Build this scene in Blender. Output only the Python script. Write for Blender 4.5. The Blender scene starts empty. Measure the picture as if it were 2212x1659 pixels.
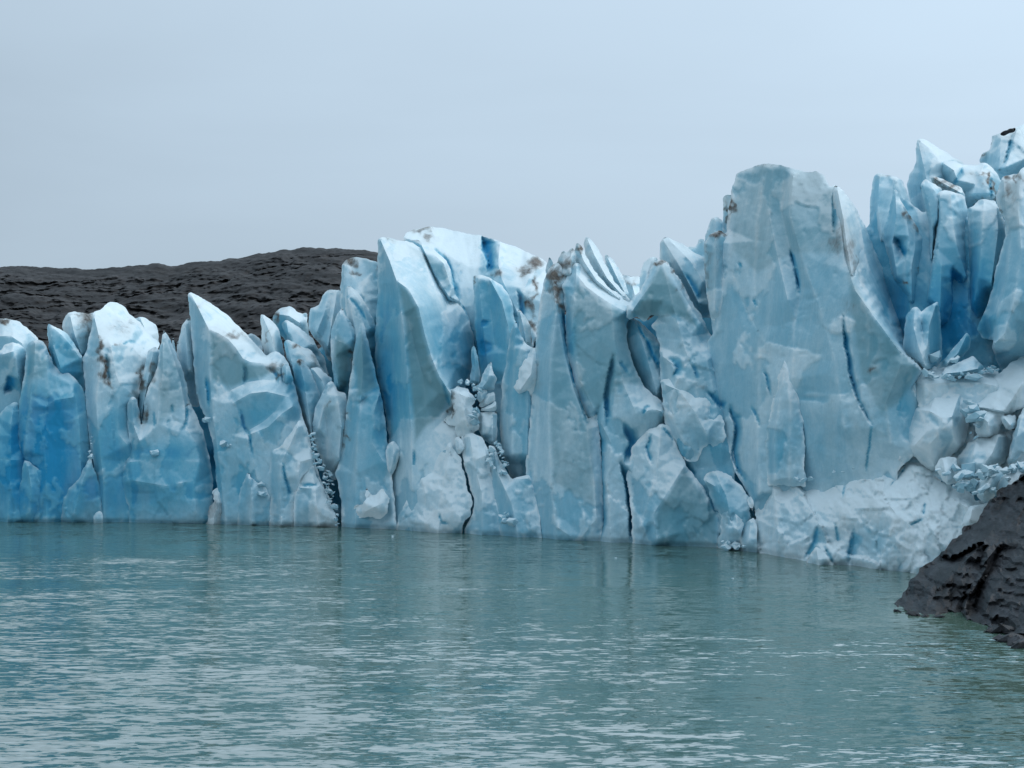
import bpy, math, random
import numpy as np
from mathutils import Vector
from mathutils.geometry import delaunay_2d_cdt

# ------------------------------------------------------------------ camera, sky, sun, exposure
scene = bpy.context.scene
C = scene.collection
FPX, CX, HY, CAMZ = 3039.0, 1106.0, 950.0, 7.0     # focal length, centre and horizon for a 2212x1659 view
cam_data = bpy.data.cameras.new('camera')
cam = bpy.data.objects.new('camera', cam_data)
C.objects.link(cam)
cam.location = (0, 0, CAMZ)
cam.rotation_euler = (math.radians(90), 0, 0)
cam_data.sensor_width = 36.0
cam_data.lens = 36.0 * FPX / 2212.0
cam_data.shift_y = (HY - 829.5) / 2212.0
cam_data.clip_start = 0.5
cam_data.clip_end = 12000
scene.camera = cam

SUN_AZ, SUN_EL = math.radians(62), math.radians(46)  # azimuth measured from +Y towards +X
sun_dir = Vector((math.sin(SUN_AZ) * math.cos(SUN_EL), math.cos(SUN_AZ) * math.cos(SUN_EL), math.sin(SUN_EL)))

world = bpy.data.worlds.new('World')
scene.world = world
world.use_nodes = True
nt = world.node_tree
nt.nodes.clear()


def N(tree, kind, **kw):
    n = tree.nodes.new(kind)
    for k, v in kw.items():
        setattr(n, k, v)
    return n


def math_node(tree, op, a, b=None, c=None, clamp=False):
    n = N(tree, 'ShaderNodeMath', operation=op, use_clamp=clamp)
    for i, v in enumerate((a, b, c)):
        if v is None:
            continue
        if isinstance(v, (int, float)):
            n.inputs[i].default_value = v
        else:
            tree.links.new(v, n.inputs[i])
    return n.outputs[0]


def mix_col(tree, fac, a, b, blend='MIX'):
    n = N(tree, 'ShaderNodeMix', data_type='RGBA', blend_type=blend)
    for sock, v in ((n.inputs[0], fac), (n.inputs[6], a), (n.inputs[7], b)):
        if isinstance(v, (int, float)):
            sock.default_value = v
        elif isinstance(v, tuple):
            sock.default_value = (*v, 1)
        else:
            tree.links.new(v, sock)
    return n.outputs[2]


def ramp(tree, fac, stops):
    n = N(tree, 'ShaderNodeValToRGB')
    el = n.color_ramp.elements
    while len(el) < len(stops):
        el.new(0.5)
    for e, (p, c) in zip(el, stops):
        e.position = p
        e.color = (*c, 1) if len(c) == 3 else c
    tree.links.new(fac, n.inputs[0])
    return n.outputs[0]


def noise_node(tree, vec, scale, detail=4, rough=0.5, dist=0.0):
    n = N(tree, 'ShaderNodeTexNoise')
    n.inputs['Scale'].default_value = scale
    n.inputs['Detail'].default_value = detail
    n.inputs['Roughness'].default_value = rough
    n.inputs['Distortion'].default_value = dist
    tree.links.new(vec, n.inputs['Vector'])
    return n.outputs['Fac']


def mapping(tree, vec, scale=(1, 1, 1), rot=(0, 0, 0)):
    n = N(tree, 'ShaderNodeMapping')
    n.inputs['Scale'].default_value = scale
    n.inputs['Rotation'].default_value = rot
    tree.links.new(vec, n.inputs['Vector'])
    return n.outputs[0]


# overcast: a cloud sheet, brighter overhead and round the hidden sun, in front of a Nishita sky
sky = N(nt, 'ShaderNodeTexSky', sky_type='NISHITA', sun_disc=False)
sky.sun_elevation = SUN_EL
sky.sun_rotation = SUN_AZ
tc = N(nt, 'ShaderNodeTexCoord')
sep = N(nt, 'ShaderNodeSeparateXYZ')
nt.links.new(tc.outputs['Generated'], sep.inputs[0])
zup = math_node(nt, 'MAXIMUM', sep.outputs['Z'], 0.0)
dot = N(nt, 'ShaderNodeVectorMath', operation='DOT_PRODUCT')
nt.links.new(tc.outputs['Generated'], dot.inputs[0])
dot.inputs[1].default_value = sun_dir
glow = math_node(nt, 'POWER', math_node(nt, 'MULTIPLY_ADD', dot.outputs['Value'], 0.5, 0.5), 1.8)   # cloud thinner towards the sun
cl = noise_node(nt, mapping(nt, tc.outputs['Generated'], (1.2, 1.2, 5.0)), 1.7, 4, 0.5, 0.4)
lum = math_node(nt, 'ADD', math_node(nt, 'MULTIPLY', glow, 1.1), math_node(nt, 'MULTIPLY', math_node(nt, 'POWER', zup, 1.4), 1.0))
lum = math_node(nt, 'ADD', lum, math_node(nt, 'MULTIPLY', cl, 0.34))
lum = math_node(nt, 'ADD', lum, 0.33)
cloud = mix_col(nt, 1.0, (4.3, 5.4, 6.45), lum, 'MULTIPLY')
skymix = mix_col(nt, 0.93, sky.outputs[0], cloud)
bg = N(nt, 'ShaderNodeBackground')
bg.inputs['Strength'].default_value = 0.1
nt.links.new(skymix, bg.inputs['Color'])
wout = N(nt, 'ShaderNodeOutputWorld')
nt.links.new(bg.outputs[0], wout.inputs['Surface'])

sun_data = bpy.data.lights.new('sun', 'SUN')
sun_data.energy = 1.0
sun_data.angle = math.radians(35)
sun_data.color = (1.0, 0.97, 0.93)
sun = bpy.data.objects.new('sun', sun_data)
C.objects.link(sun)
sun.rotation_euler = (-sun_dir).to_track_quat('-Z', 'Y').to_euler()
sun.location = (0, 0, 100)

scene.view_settings.view_transform = 'Standard'
scene.view_settings.look = 'None'
scene.view_settings.exposure = 0.0
scene.view_settings.gamma = 1.0
scene.cycles.max_bounces = 7
scene.cycles.diffuse_bounces = 4
scene.cycles.glossy_bounces = 3

# ------------------------------------------------------------------ numeric noise
rng = np.random.default_rng(7)
PERM = rng.permutation(4096).astype(np.int64)
GRAD = np.array([(math.cos(a), math.sin(a)) for a in rng.uniform(0, 2 * math.pi, 4096)])
RND = rng.uniform(0, 1, (4096, 3))


def _h(i, j):
    return PERM[(PERM[i & 4095] + j) & 4095]


def perlin(x, y):
    xi = np.floor(x).astype(np.int64)
    yi = np.floor(y).astype(np.int64)
    fx, fy = x - xi, y - yi
    u = fx * fx * fx * (fx * (fx * 6 - 15) + 10)
    v = fy * fy * fy * (fy * (fy * 6 - 15) + 10)

    def g(i, j, dx, dy):
        q = GRAD[_h(xi + i, yi + j)]
        return q[..., 0] * dx + q[..., 1] * dy
    a = g(0, 0, fx, fy) * (1 - u) + g(1, 0, fx - 1, fy) * u
    b = g(0, 1, fx, fy - 1) * (1 - u) + g(1, 1, fx - 1, fy - 1) * u
    return (a * (1 - v) + b * v) * 1.4


def fbm(x, y, oct=4, gain=0.5):
    s, a = 0.0, 1.0
    for k in range(oct):
        s = s + a * perlin(x + 17.3 * k, y - 9.1 * k)
        x, y, a = x * 2.03, y * 2.03, a * gain
    return s


def ridged(x, y, oct=3):
    s, a = 0.0, 1.0
    for k in range(oct):
        s = s + a * (1 - 2 * np.abs(perlin(x + 31.7 * k, y + 5.9 * k)))
        x, y, a = x * 2.1, y * 2.1, a * 0.5
    return s


def worley(x, y):
    """distance to the nearest random point, and that cell's random triple"""
    xi = np.floor(x).astype(np.int64)
    yi = np.floor(y).astype(np.int64)
    best = np.full(x.shape, 9.0)
    cell = np.zeros(x.shape + (3,))
    dxy = np.zeros(x.shape + (2,))
    for i in (-1, 0, 1):
        for j in (-1, 0, 1):
            r = RND[_h(xi + i, yi + j)]
            dx, dy = xi + i + r[..., 0] - x, yi + j + r[..., 1] - y
            d = dx * dx + dy * dy
            m = d < best
            best = np.where(m, d, best)
            cell[m] = RND[(_h(xi + i, yi + j)[m] + 77) & 4095]
            dxy[m, 0], dxy[m, 1] = dx[m], dy[m]
    return np.sqrt(best), cell, dxy


# ------------------------------------------------------------------ materials
def new_mat(name):
    m = bpy.data.materials.new(name)
    m.use_nodes = True
    t = m.node_tree
    t.nodes.clear()
    out = N(t, 'ShaderNodeOutputMaterial')
    p = N(t, 'ShaderNodeBsdfPrincipled')
    t.links.new(p.outputs[0], out.inputs['Surface'])
    return m, t, p


def bump_chain(t, p, layers):
    prev = None
    for fac, dist, strength in layers:
        b = N(t, 'ShaderNodeBump')
        b.inputs['Distance'].default_value = dist
        b.inputs['Strength'].default_value = strength if isinstance(strength, (int, float)) else 1.0
        if not isinstance(strength, (int, float)):
            t.links.new(strength, b.inputs['Strength'])
        t.links.new(fac, b.inputs['Height'])
        if prev is not None:
            t.links.new(prev, b.inputs['Normal'])
        prev = b.outputs[0]
    t.links.new(prev, p.inputs['Normal'])


def ice_material():
    m, t, p = new_mat('glacier_ice')
    geo = N(t, 'ShaderNodeNewGeometry').outputs['Position']
    blue = N(t, 'ShaderNodeAttribute', attribute_name='blue').outputs['Fac']
    dirt = N(t, 'ShaderNodeAttribute', attribute_name='dirt').outputs['Fac']
    n1 = noise_node(t, mapping(t, geo, (1, 1, 0.45)), 0.28, 4, 0.6, 0.6)
    n2 = noise_node(t, mapping(t, geo, (1, 1, 0.6)), 1.6, 5, 0.62, 0.3)
    n3 = noise_node(t, geo, 7.0, 4, 0.6)
    b = math_node(t, 'ADD', blue, math_node(t, 'MULTIPLY', math_node(t, 'SUBTRACT', n1, 0.5), 0.5))
    b = math_node(t, 'ADD', b, math_node(t, 'MULTIPLY', math_node(t, 'SUBTRACT', n2, 0.5), 0.28))
    b = math_node(t, 'ADD', b, math_node(t, 'MULTIPLY', math_node(t, 'SUBTRACT', n3, 0.5), 0.16))
    crattr = N(t, 'ShaderNodeAttribute', attribute_name='crust').outputs['Fac']
    b = math_node(t, 'SUBTRACT', b, math_node(t, 'MULTIPLY_ADD', crattr, 0.20, -0.09))
    # granular white weathering crust on upward faces, also painting in their brighter sky light
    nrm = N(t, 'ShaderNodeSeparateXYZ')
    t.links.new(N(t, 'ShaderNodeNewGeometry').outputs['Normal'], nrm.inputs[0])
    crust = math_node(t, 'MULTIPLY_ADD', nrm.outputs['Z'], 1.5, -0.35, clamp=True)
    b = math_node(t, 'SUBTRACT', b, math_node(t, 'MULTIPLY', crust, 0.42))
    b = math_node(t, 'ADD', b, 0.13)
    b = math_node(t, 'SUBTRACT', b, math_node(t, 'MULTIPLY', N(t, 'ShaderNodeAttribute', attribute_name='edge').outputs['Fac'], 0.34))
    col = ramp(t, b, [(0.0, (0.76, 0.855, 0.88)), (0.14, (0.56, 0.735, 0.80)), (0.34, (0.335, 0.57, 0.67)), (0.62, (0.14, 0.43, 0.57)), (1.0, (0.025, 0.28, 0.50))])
    # grey-green sediment film in old ice; traced steep faces also carry painted shade
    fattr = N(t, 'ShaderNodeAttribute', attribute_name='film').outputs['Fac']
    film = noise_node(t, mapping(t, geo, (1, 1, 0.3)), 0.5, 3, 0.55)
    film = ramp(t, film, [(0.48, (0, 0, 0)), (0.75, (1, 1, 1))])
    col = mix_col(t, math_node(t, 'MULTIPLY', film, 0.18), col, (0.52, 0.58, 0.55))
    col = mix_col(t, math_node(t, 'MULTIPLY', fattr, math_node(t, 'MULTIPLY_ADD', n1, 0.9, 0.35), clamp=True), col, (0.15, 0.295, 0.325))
    dn = noise_node(t, mapping(t, geo, (1.6, 1.6, 0.4), (0, 0.5, 0)), 1.7, 5, 0.72, 1.2)
    dm = math_node(t, 'SUBTRACT', math_node(t, 'MULTIPLY', dirt, 2.45), math_node(t, 'MULTIPLY', dn, 2.1))
    dm = math_node(t, 'MULTIPLY', math_node(t, 'ADD', dm, 0.1), 0.8, clamp=True)
    soft = math_node(t, 'MULTIPLY', math_node(t, 'MULTIPLY', dirt, n2), 0.75, clamp=True)
    col = mix_col(t, soft, col, (0.26, 0.235, 0.20))
    dcol = ramp(t, n2, [(0.35, (0.05, 0.045, 0.042)), (0.7, (0.20, 0.17, 0.14))])
    col = mix_col(t, dm, col, dcol)
    t.links.new(col, p.inputs['Base Color'])
    p.inputs['Roughness'].default_value = 0.55
    p.inputs['IOR'].default_value = 1.31
    p.inputs['Specular IOR Level'].default_value = 0.22
    p.inputs['Subsurface Weight'].default_value = 0.0
    bump_chain(t, p, [(noise_node(t, mapping(t, geo, (3.2, 3.2, 0.28)), 1.0, 4, 0.6, 0.2), 0.07, 0.55), (n2, 0.03, 0.5), (n3, 0.022, 0.6)])
    return m


def rock_material(name, dark, light, warm, scale, strata_rot, bump, spec=0.3, gloss=0.62, stretch=0.25):
    m, t, p = new_mat(name)
    geo = N(t, 'ShaderNodeNewGeometry').outputs['Position']
    v = mapping(t, geo, (1, 1, 1), strata_rot)
    st = noise_node(t, mapping(t, v, (stretch * scale, stretch * scale, 2.2 * scale)), 1.0, 6, 0.65, 0.4)
    big = noise_node(t, geo, 0.22 * scale, 5, 0.6, 0.3)
    fine = noise_node(t, geo, 3.5 * scale, 6, 0.7)
    c = ramp(t, st, [(0.3, dark), (0.52, tuple(0.5 * (a + b) for a, b in zip(dark, light))), (0.72, light)])
    c = mix_col(t, math_node(t, 'MULTIPLY', ramp(t, big, [(0.5, (0, 0, 0)), (0.68, (1, 1, 1))]), 0.55), c, warm)
    c = mix_col(t, ramp(t, fine, [(0.3, (1, 1, 1)), (0.6, (0, 0, 0))]), c, tuple(0.5 * x for x in dark))
    t.links.new(c, p.inputs['Base Color'])
    p.inputs['Roughness'].default_value = gloss
    p.inputs['Specular IOR Level'].default_value = spec
    bump_chain(t, p, [(st, 0.35 * bump, 0.8), (fine, 0.12 * bump, 0.8)])
    return m


def water_material():
    m, t, p = new_mat('lake_water')
    geo = N(t, 'ShaderNodeNewGeometry').outputs['Position']
    patch = noise_node(t, mapping(t, geo, (0.014, 0.06, 1), (0, 0, -0.10)), 1.0, 4, 0.6, 0.5)
    ruffle = ramp(t, patch, [(0.40, (0.16, 0.16, 0.16)), (0.55, (1, 1, 1))])

    def slopes(scale, rot, detail, amp):
        n = N(t, 'ShaderNodeTexNoise')
        n.inputs['Scale'].default_value = 1.0
        n.inputs['Detail'].default_value = detail
        n.inputs['Roughness'].default_value = 0.55
        n.inputs['Distortion'].default_value = 0.4
        t.links.new(mapping(t, geo, scale, (0, 0, rot)), n.inputs['Vector'])
        v = N(t, 'ShaderNodeVectorMath', operation='SUBTRACT')
        t.links.new(n.outputs['Color'], v.inputs[0])
        v.inputs[1].default_value = (0.5, 0.5, 0.5)
        w = N(t, 'ShaderNodeVectorMath', operation='MULTIPLY')
        t.links.new(v.outputs[0], w.inputs[0])
        w.inputs[1].default_value = (amp * 0.45, amp, 0)
        return w.outputs[0]
    a = slopes((1.3, 3.6, 1), 0.10, 2, 1.0)
    b = slopes((0.28, 0.7, 1), -0.18, 1, 0.40)
    c = N(t, 'ShaderNodeVectorMath', operation='ADD')
    a2 = N(t, 'ShaderNodeVectorMath', operation='ADD')
    t.links.new(a, a2.inputs[0])
    t.links.new(slopes((3.6, 10.0, 1), -0.05, 1, 0.6), a2.inputs[1])
    a = a2.outputs[0]
    t.links.new(a, c.inputs[0])
    t.links.new(b, c.inputs[1])
    d = N(t, 'ShaderNodeVectorMath', operation='SCALE')
    t.links.new(c.outputs[0], d.inputs[0])
    t.links.new(ruffle, d.inputs['Scale'])
    e = N(t, 'ShaderNodeVectorMath', operation='ADD')
    t.links.new(d.outputs[0], e.inputs[0])
    e.inputs[1].default_value = (0, 0, 1)
    f = N(t, 'ShaderNodeVectorMath', operation='NORMALIZE')
    t.links.new(e.outputs[0], f.inputs[0])
    t.links.new(f.outputs[0], p.inputs['Normal'])
    p.inputs['Base Color'].default_value = (0.088, 0.152, 0.116, 1)
    p.inputs['Roughness'].default_value = 0.05
    p.inputs['IOR'].default_value = 2.9
    p.inputs['Specular IOR Level'].default_value = 1.0
    return m


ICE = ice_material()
WATER = water_material()
ROCK = rock_material('shore_rock', (0.0045, 0.0050, 0.0058), (0.072, 0.078, 0.089), (0.012, 0.0128, 0.0143), 1.5, (0.2, 0.8, 0.1), 0.3, 0.22, 0.5)
HILLROCK = rock_material('hill_rock', (0.0045, 0.0042, 0.0043), (0.090, 0.085, 0.084), (0.018, 0.0145, 0.0115), 0.11, (0.1, -0.22, 0), 1.6, 0.1, 0.62, 0.16)


# ------------------------------------------------------------------ geometry helpers
def tag(o, label=None, cat=None, group=None, kind=None):
    if label:
        o['label'] = label
    if cat:
        o['category'] = cat
    if group:
        o['group'] = group
    if kind:
        o['kind'] = kind
    return o


def link_mesh(name, verts, faces, mat, smooth=True, attrs=None, sharp=0):
    me = bpy.data.meshes.new(name)
    me.from_pydata(verts.tolist() if hasattr(verts, 'tolist') else verts, [], faces)
    me.update()
    for k, arr in (attrs or {}).items():
        a = me.attributes.new(k, 'FLOAT', 'POINT')
        a.data.foreach_set('value', np.asarray(arr, dtype=np.float32))
    me.materials.append(mat)
    if smooth:
        me.shade_smooth()
        if isinstance(sharp, np.ndarray):
            ev = np.zeros(len(me.edges) * 2, np.int64)
            me.edges.foreach_get('vertices', ev)
            ev = np.sort(ev.reshape(-1, 2), 1)
            at = me.attributes.new('sharp_edge', 'BOOLEAN', 'EDGE')
            at.data.foreach_set('value', np.isin(ev[:, 0] * 10000000 + ev[:, 1], sharp))
        elif sharp:
            me.set_sharp_from_angle(angle=math.radians(sharp))
    o = bpy.data.objects.new(name, me)
    C.objects.link(o)
    return o


# the front of the glacier where it meets the lake: distance for each bearing
WLX = np.array([-900, -400, 0, 220, 460, 730, 1000, 1180, 1300, 1550, 1620, 1700, 1830, 1970, 2212, 3000], float)
WLY = np.array([1100, 1116, 1127, 1128, 1132, 1138, 1152, 1163, 1170, 1183, 1190, 1205, 1220, 1235, 1246, 1262], float)
WLD = CAMZ * FPX / (WLY - HY)


def front(px):
    return np.interp(px, WLX, WLD)


REG = {0: (1, 0, 1, 0), 1: (.3993, 0, .3993, 518.4), 2: (.3993, 368.7, .3993, 518.4), 3: (.4339, 737.3, .4339, 460.8),
       4: (.4513, 1094.5, .4513, 460.8), 5: (.5552, 1468.9, .5552, 316.8), 6: (.382, 1785.7, .382, 230.4),
       7: (.382, 1555.3, .382, 806.5), 8: (.243, 1900.9, .243, 720), 9: (.3124, 921.7, .3124, 576),
       10: (.243, 1900.9, .243, 1008), 11: (.375, 0, .375, 518.4)}

GB = 4                                     # surface map spacing, used to set loose chunks on the ice
BUF = np.full((1500 // GB, 3200 // GB), 1e9)
BX0, BY0 = -400, 0

# pockets of clear, bubble-free blue ice: centre, radii, amount
CLEAR = [(70, 960, 150, 130, .55), (120, 900, 60, 80, .25), (150, 1070, 320, 60, .30), (350, 980, 110, 22, .35), (330, 1080, 130, 60, .30),
         (150, 790, 40, 40, .25), (255, 920, 40, 90, .3), (500, 1010, 60, 110, .22), (555, 905, 60, 30, .22), (690, 660, 40, 80, .15),
         (850, 790, 40, 180, .32), (890, 800, 45, 130, .25), (985, 740, 50, 60, .45), (825, 800, 30, 180, .5), (1040, 760, 40, 70, .35),
         (1390, 780, 40, 90, .30), (1490, 1130, 75, 60, .40), (1520, 950, 60, 50, .28), (1790, 960, 80, 100, .28), (1930, 900, 50, 60, .30),
         (2060, 700, 60, 120, .55), (2120, 640, 40, 140, .35), (1960, 640, 60, 100, .2), (1920, 720, 50, 110, .35), (1690, 950, 60, 90, .16),
         (610, 720, 16, 50, .5), (640, 820, 40, 60, .35), (1720, 1140, 60, 40, .2), (1960, 470, 50, 60, .2), (1890, 1170, 40, 40, .35),
         (1560, 1060, 60, 50, .35), (760, 850, 40, 110, .2), (1080, 650, 60, 120, .2), (1050, 560, 16, 40, .6), (1230, 720, 14, 60, .6)]


# faces of grey-green ice with rock flour, painted darker for shade: region, amount, outline
FILM_SHADE = [(2, .85, [(207, 484), (310, 537), (390, 642), (430, 662), (520, 672), (600, 700), (500, 752), (420, 768), (330, 805), (212, 760)]),
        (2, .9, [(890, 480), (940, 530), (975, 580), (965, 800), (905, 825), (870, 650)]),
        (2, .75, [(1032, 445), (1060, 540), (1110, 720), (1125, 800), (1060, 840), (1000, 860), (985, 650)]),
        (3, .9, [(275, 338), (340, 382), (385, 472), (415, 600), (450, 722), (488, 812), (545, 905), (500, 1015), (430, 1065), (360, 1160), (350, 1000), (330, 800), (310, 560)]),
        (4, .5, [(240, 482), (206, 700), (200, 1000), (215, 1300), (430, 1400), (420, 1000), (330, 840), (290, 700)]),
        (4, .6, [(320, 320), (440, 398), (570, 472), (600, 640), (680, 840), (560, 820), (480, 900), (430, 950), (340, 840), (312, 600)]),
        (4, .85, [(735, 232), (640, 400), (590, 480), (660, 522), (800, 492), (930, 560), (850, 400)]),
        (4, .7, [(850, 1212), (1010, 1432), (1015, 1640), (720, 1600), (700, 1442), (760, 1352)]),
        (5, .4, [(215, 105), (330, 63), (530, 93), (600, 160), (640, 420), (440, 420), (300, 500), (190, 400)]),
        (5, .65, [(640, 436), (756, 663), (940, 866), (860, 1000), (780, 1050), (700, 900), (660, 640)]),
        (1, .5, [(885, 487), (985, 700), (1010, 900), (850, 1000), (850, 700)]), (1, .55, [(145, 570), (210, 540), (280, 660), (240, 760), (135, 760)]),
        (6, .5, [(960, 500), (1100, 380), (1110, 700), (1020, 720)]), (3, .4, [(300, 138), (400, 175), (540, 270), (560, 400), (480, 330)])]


def seg_dist(P, poly, closed=True, sides=False):
    """distance of points P to a polyline, with the parameter along it"""
    n = len(poly)
    best = np.full(len(P), 1e9)
    par = np.zeros(len(P))
    side = np.ones(len(P))
    rngk = range(n if closed else n - 1)
    for k in rngk:
        a, b = poly[k], poly[(k + 1) % n]
        ab = b - a
        L = max(ab @ ab, 1e-9)
        t = np.clip(((P - a) @ ab) / L, 0, 1)
        q = a + t[:, None] * ab
        d = np.hypot(P[:, 0] - q[:, 0], P[:, 1] - q[:, 1])
        m = d < best
        best = np.where(m, d, best)
        par = np.where(m, k + t, par)
        if sides:
            cr = ab[0] * (P[:, 1] - a[1]) - ab[1] * (P[:, 0] - a[0])
            side = np.where(m, np.where(cr < 0, 1.0, -1.0), side)
    if sides:
        return best, par, side
    return best, par


def inside(P, poly):
    x, y = P[:, 0], P[:, 1]
    r = np.zeros(len(P), bool)
    n = len(poly)
    for k in range(n):
        x0, y0 = poly[k]
        x1, y1 = poly[(k + 1) % n]
        if y0 == y1:
            continue
        c = ((y0 > y) != (y1 > y)) & (x < (x1 - x0) * (y - y0) / (y1 - y0) + x0)
        r ^= c
    return r


def dense(pts, step):
    """points (x, y, d) resampled along an open polyline"""
    out = []
    for a, b in zip(pts[:-1], pts[1:]):
        n = max(1, int(math.hypot(b[0] - a[0], b[1] - a[1]) / step))
        for k in range(n):
            out.append(a + (b - a) * (k / n))
    out.append(pts[-1])
    return np.array(out)


def diffuse(outline, ridges, cell):
    """smooth depth field between outline and crease lines (crease lines stay sharp)"""
    o = outline
    x0, y0 = o[:, 0].min() - 2 * cell, o[:, 1].min() - 2 * cell
    w = int((o[:, 0].max() - x0) / cell) + 4
    h = int((o[:, 1].max() - y0) / cell) + 4
    val = np.zeros((h, w))
    cnt = np.zeros((h, w))
    for pl in [np.vstack([o, o[:1]])] + ridges:
        s = dense(pl, cell * 0.5)
        ix = np.clip(((s[:, 0] - x0) / cell + 0.5).astype(int), 0, w - 1)
        iy = np.clip(((s[:, 1] - y0) / cell + 0.5).astype(int), 0, h - 1)
        np.add.at(val, (iy, ix), s[:, 2])
        np.add.at(cnt, (iy, ix), 1)
    fix = cnt > 0
    val[fix] /= cnt[fix]
    # pyramid start
    f, m = val.copy(), fix.astype(float)
    lv = [(f * m, m)]
    while min(lv[-1][0].shape) > 2:
        a, b = lv[-1]
        hh, ww = (a.shape[0] + 1) // 2, (a.shape[1] + 1) // 2
        ap = np.zeros((hh * 2, ww * 2)); bp = ap.copy()
        ap[:a.shape[0], :a.shape[1]] = a; bp[:b.shape[0], :b.shape[1]] = b
        lv.append((ap.reshape(hh, 2, ww, 2).sum((1, 3)), bp.reshape(hh, 2, ww, 2).sum((1, 3))))
    a, b = lv[-1]
    cur = np.where(b > 0, a / np.maximum(b, 1e-9), a.sum() / max(b.sum(), 1e-9))
    for a, b in lv[-2::-1]:
        up = np.repeat(np.repeat(cur, 2, 0), 2, 1)[:a.shape[0], :a.shape[1]]
        cur = np.where(b > 0, a / np.maximum(b, 1e-9), up)
        fx = b > 0
        keep = cur.copy()
        for _ in range(60):
            p = np.pad(cur, 1, mode='edge')
            cur = 0.25 * (p[:-2, 1:-1] + p[2:, 1:-1] + p[1:-1, :-2] + p[1:-1, 2:])
            cur[fx] = keep[fx]
    for _ in range(4):                       # even out the steps of the raster
        p = np.pad(cur, 1, mode='edge')
        cur = 0.4 * cur + 0.15 * (p[:-2, 1:-1] + p[2:, 1:-1] + p[1:-1, :-2] + p[1:-1, 2:])

    def sample(P):
        gx = np.clip((P[:, 0] - x0) / cell, 0, w - 1.001)
        gy = np.clip((P[:, 1] - y0) / cell, 0, h - 1.001)
        i, j = gx.astype(int), gy.astype(int)
        u, v = gx - i, gy - j
        return (cur[j, i] * (1 - u) * (1 - v) + cur[j, i + 1] * u * (1 - v) + cur[j + 1, i] * (1 - u) * v + cur[j + 1, i + 1] * u * v)
    return sample


def triangulate(poly, inner, lines=()):
    n = len(poly)
    pts = [Vector((float(a), float(b))) for a, b in poly] + [Vector((float(a), float(b))) for a, b in inner]
    ed = []
    for l in lines:
        k = len(pts)
        pts += [Vector((float(a), float(b))) for a, b in l]
        ed += [(k + i, k + i + 1) for i in range(len(l) - 1)]
    r = delaunay_2d_cdt(pts, ed, [list(range(n))], 1, 1e-4)
    P = np.array([(v.x, v.y) for v in r[0]])
    return P, [list(f) for f in r[2]], [o[0] if o else -1 for o in r[3]]


COUNT = [0]


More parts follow.
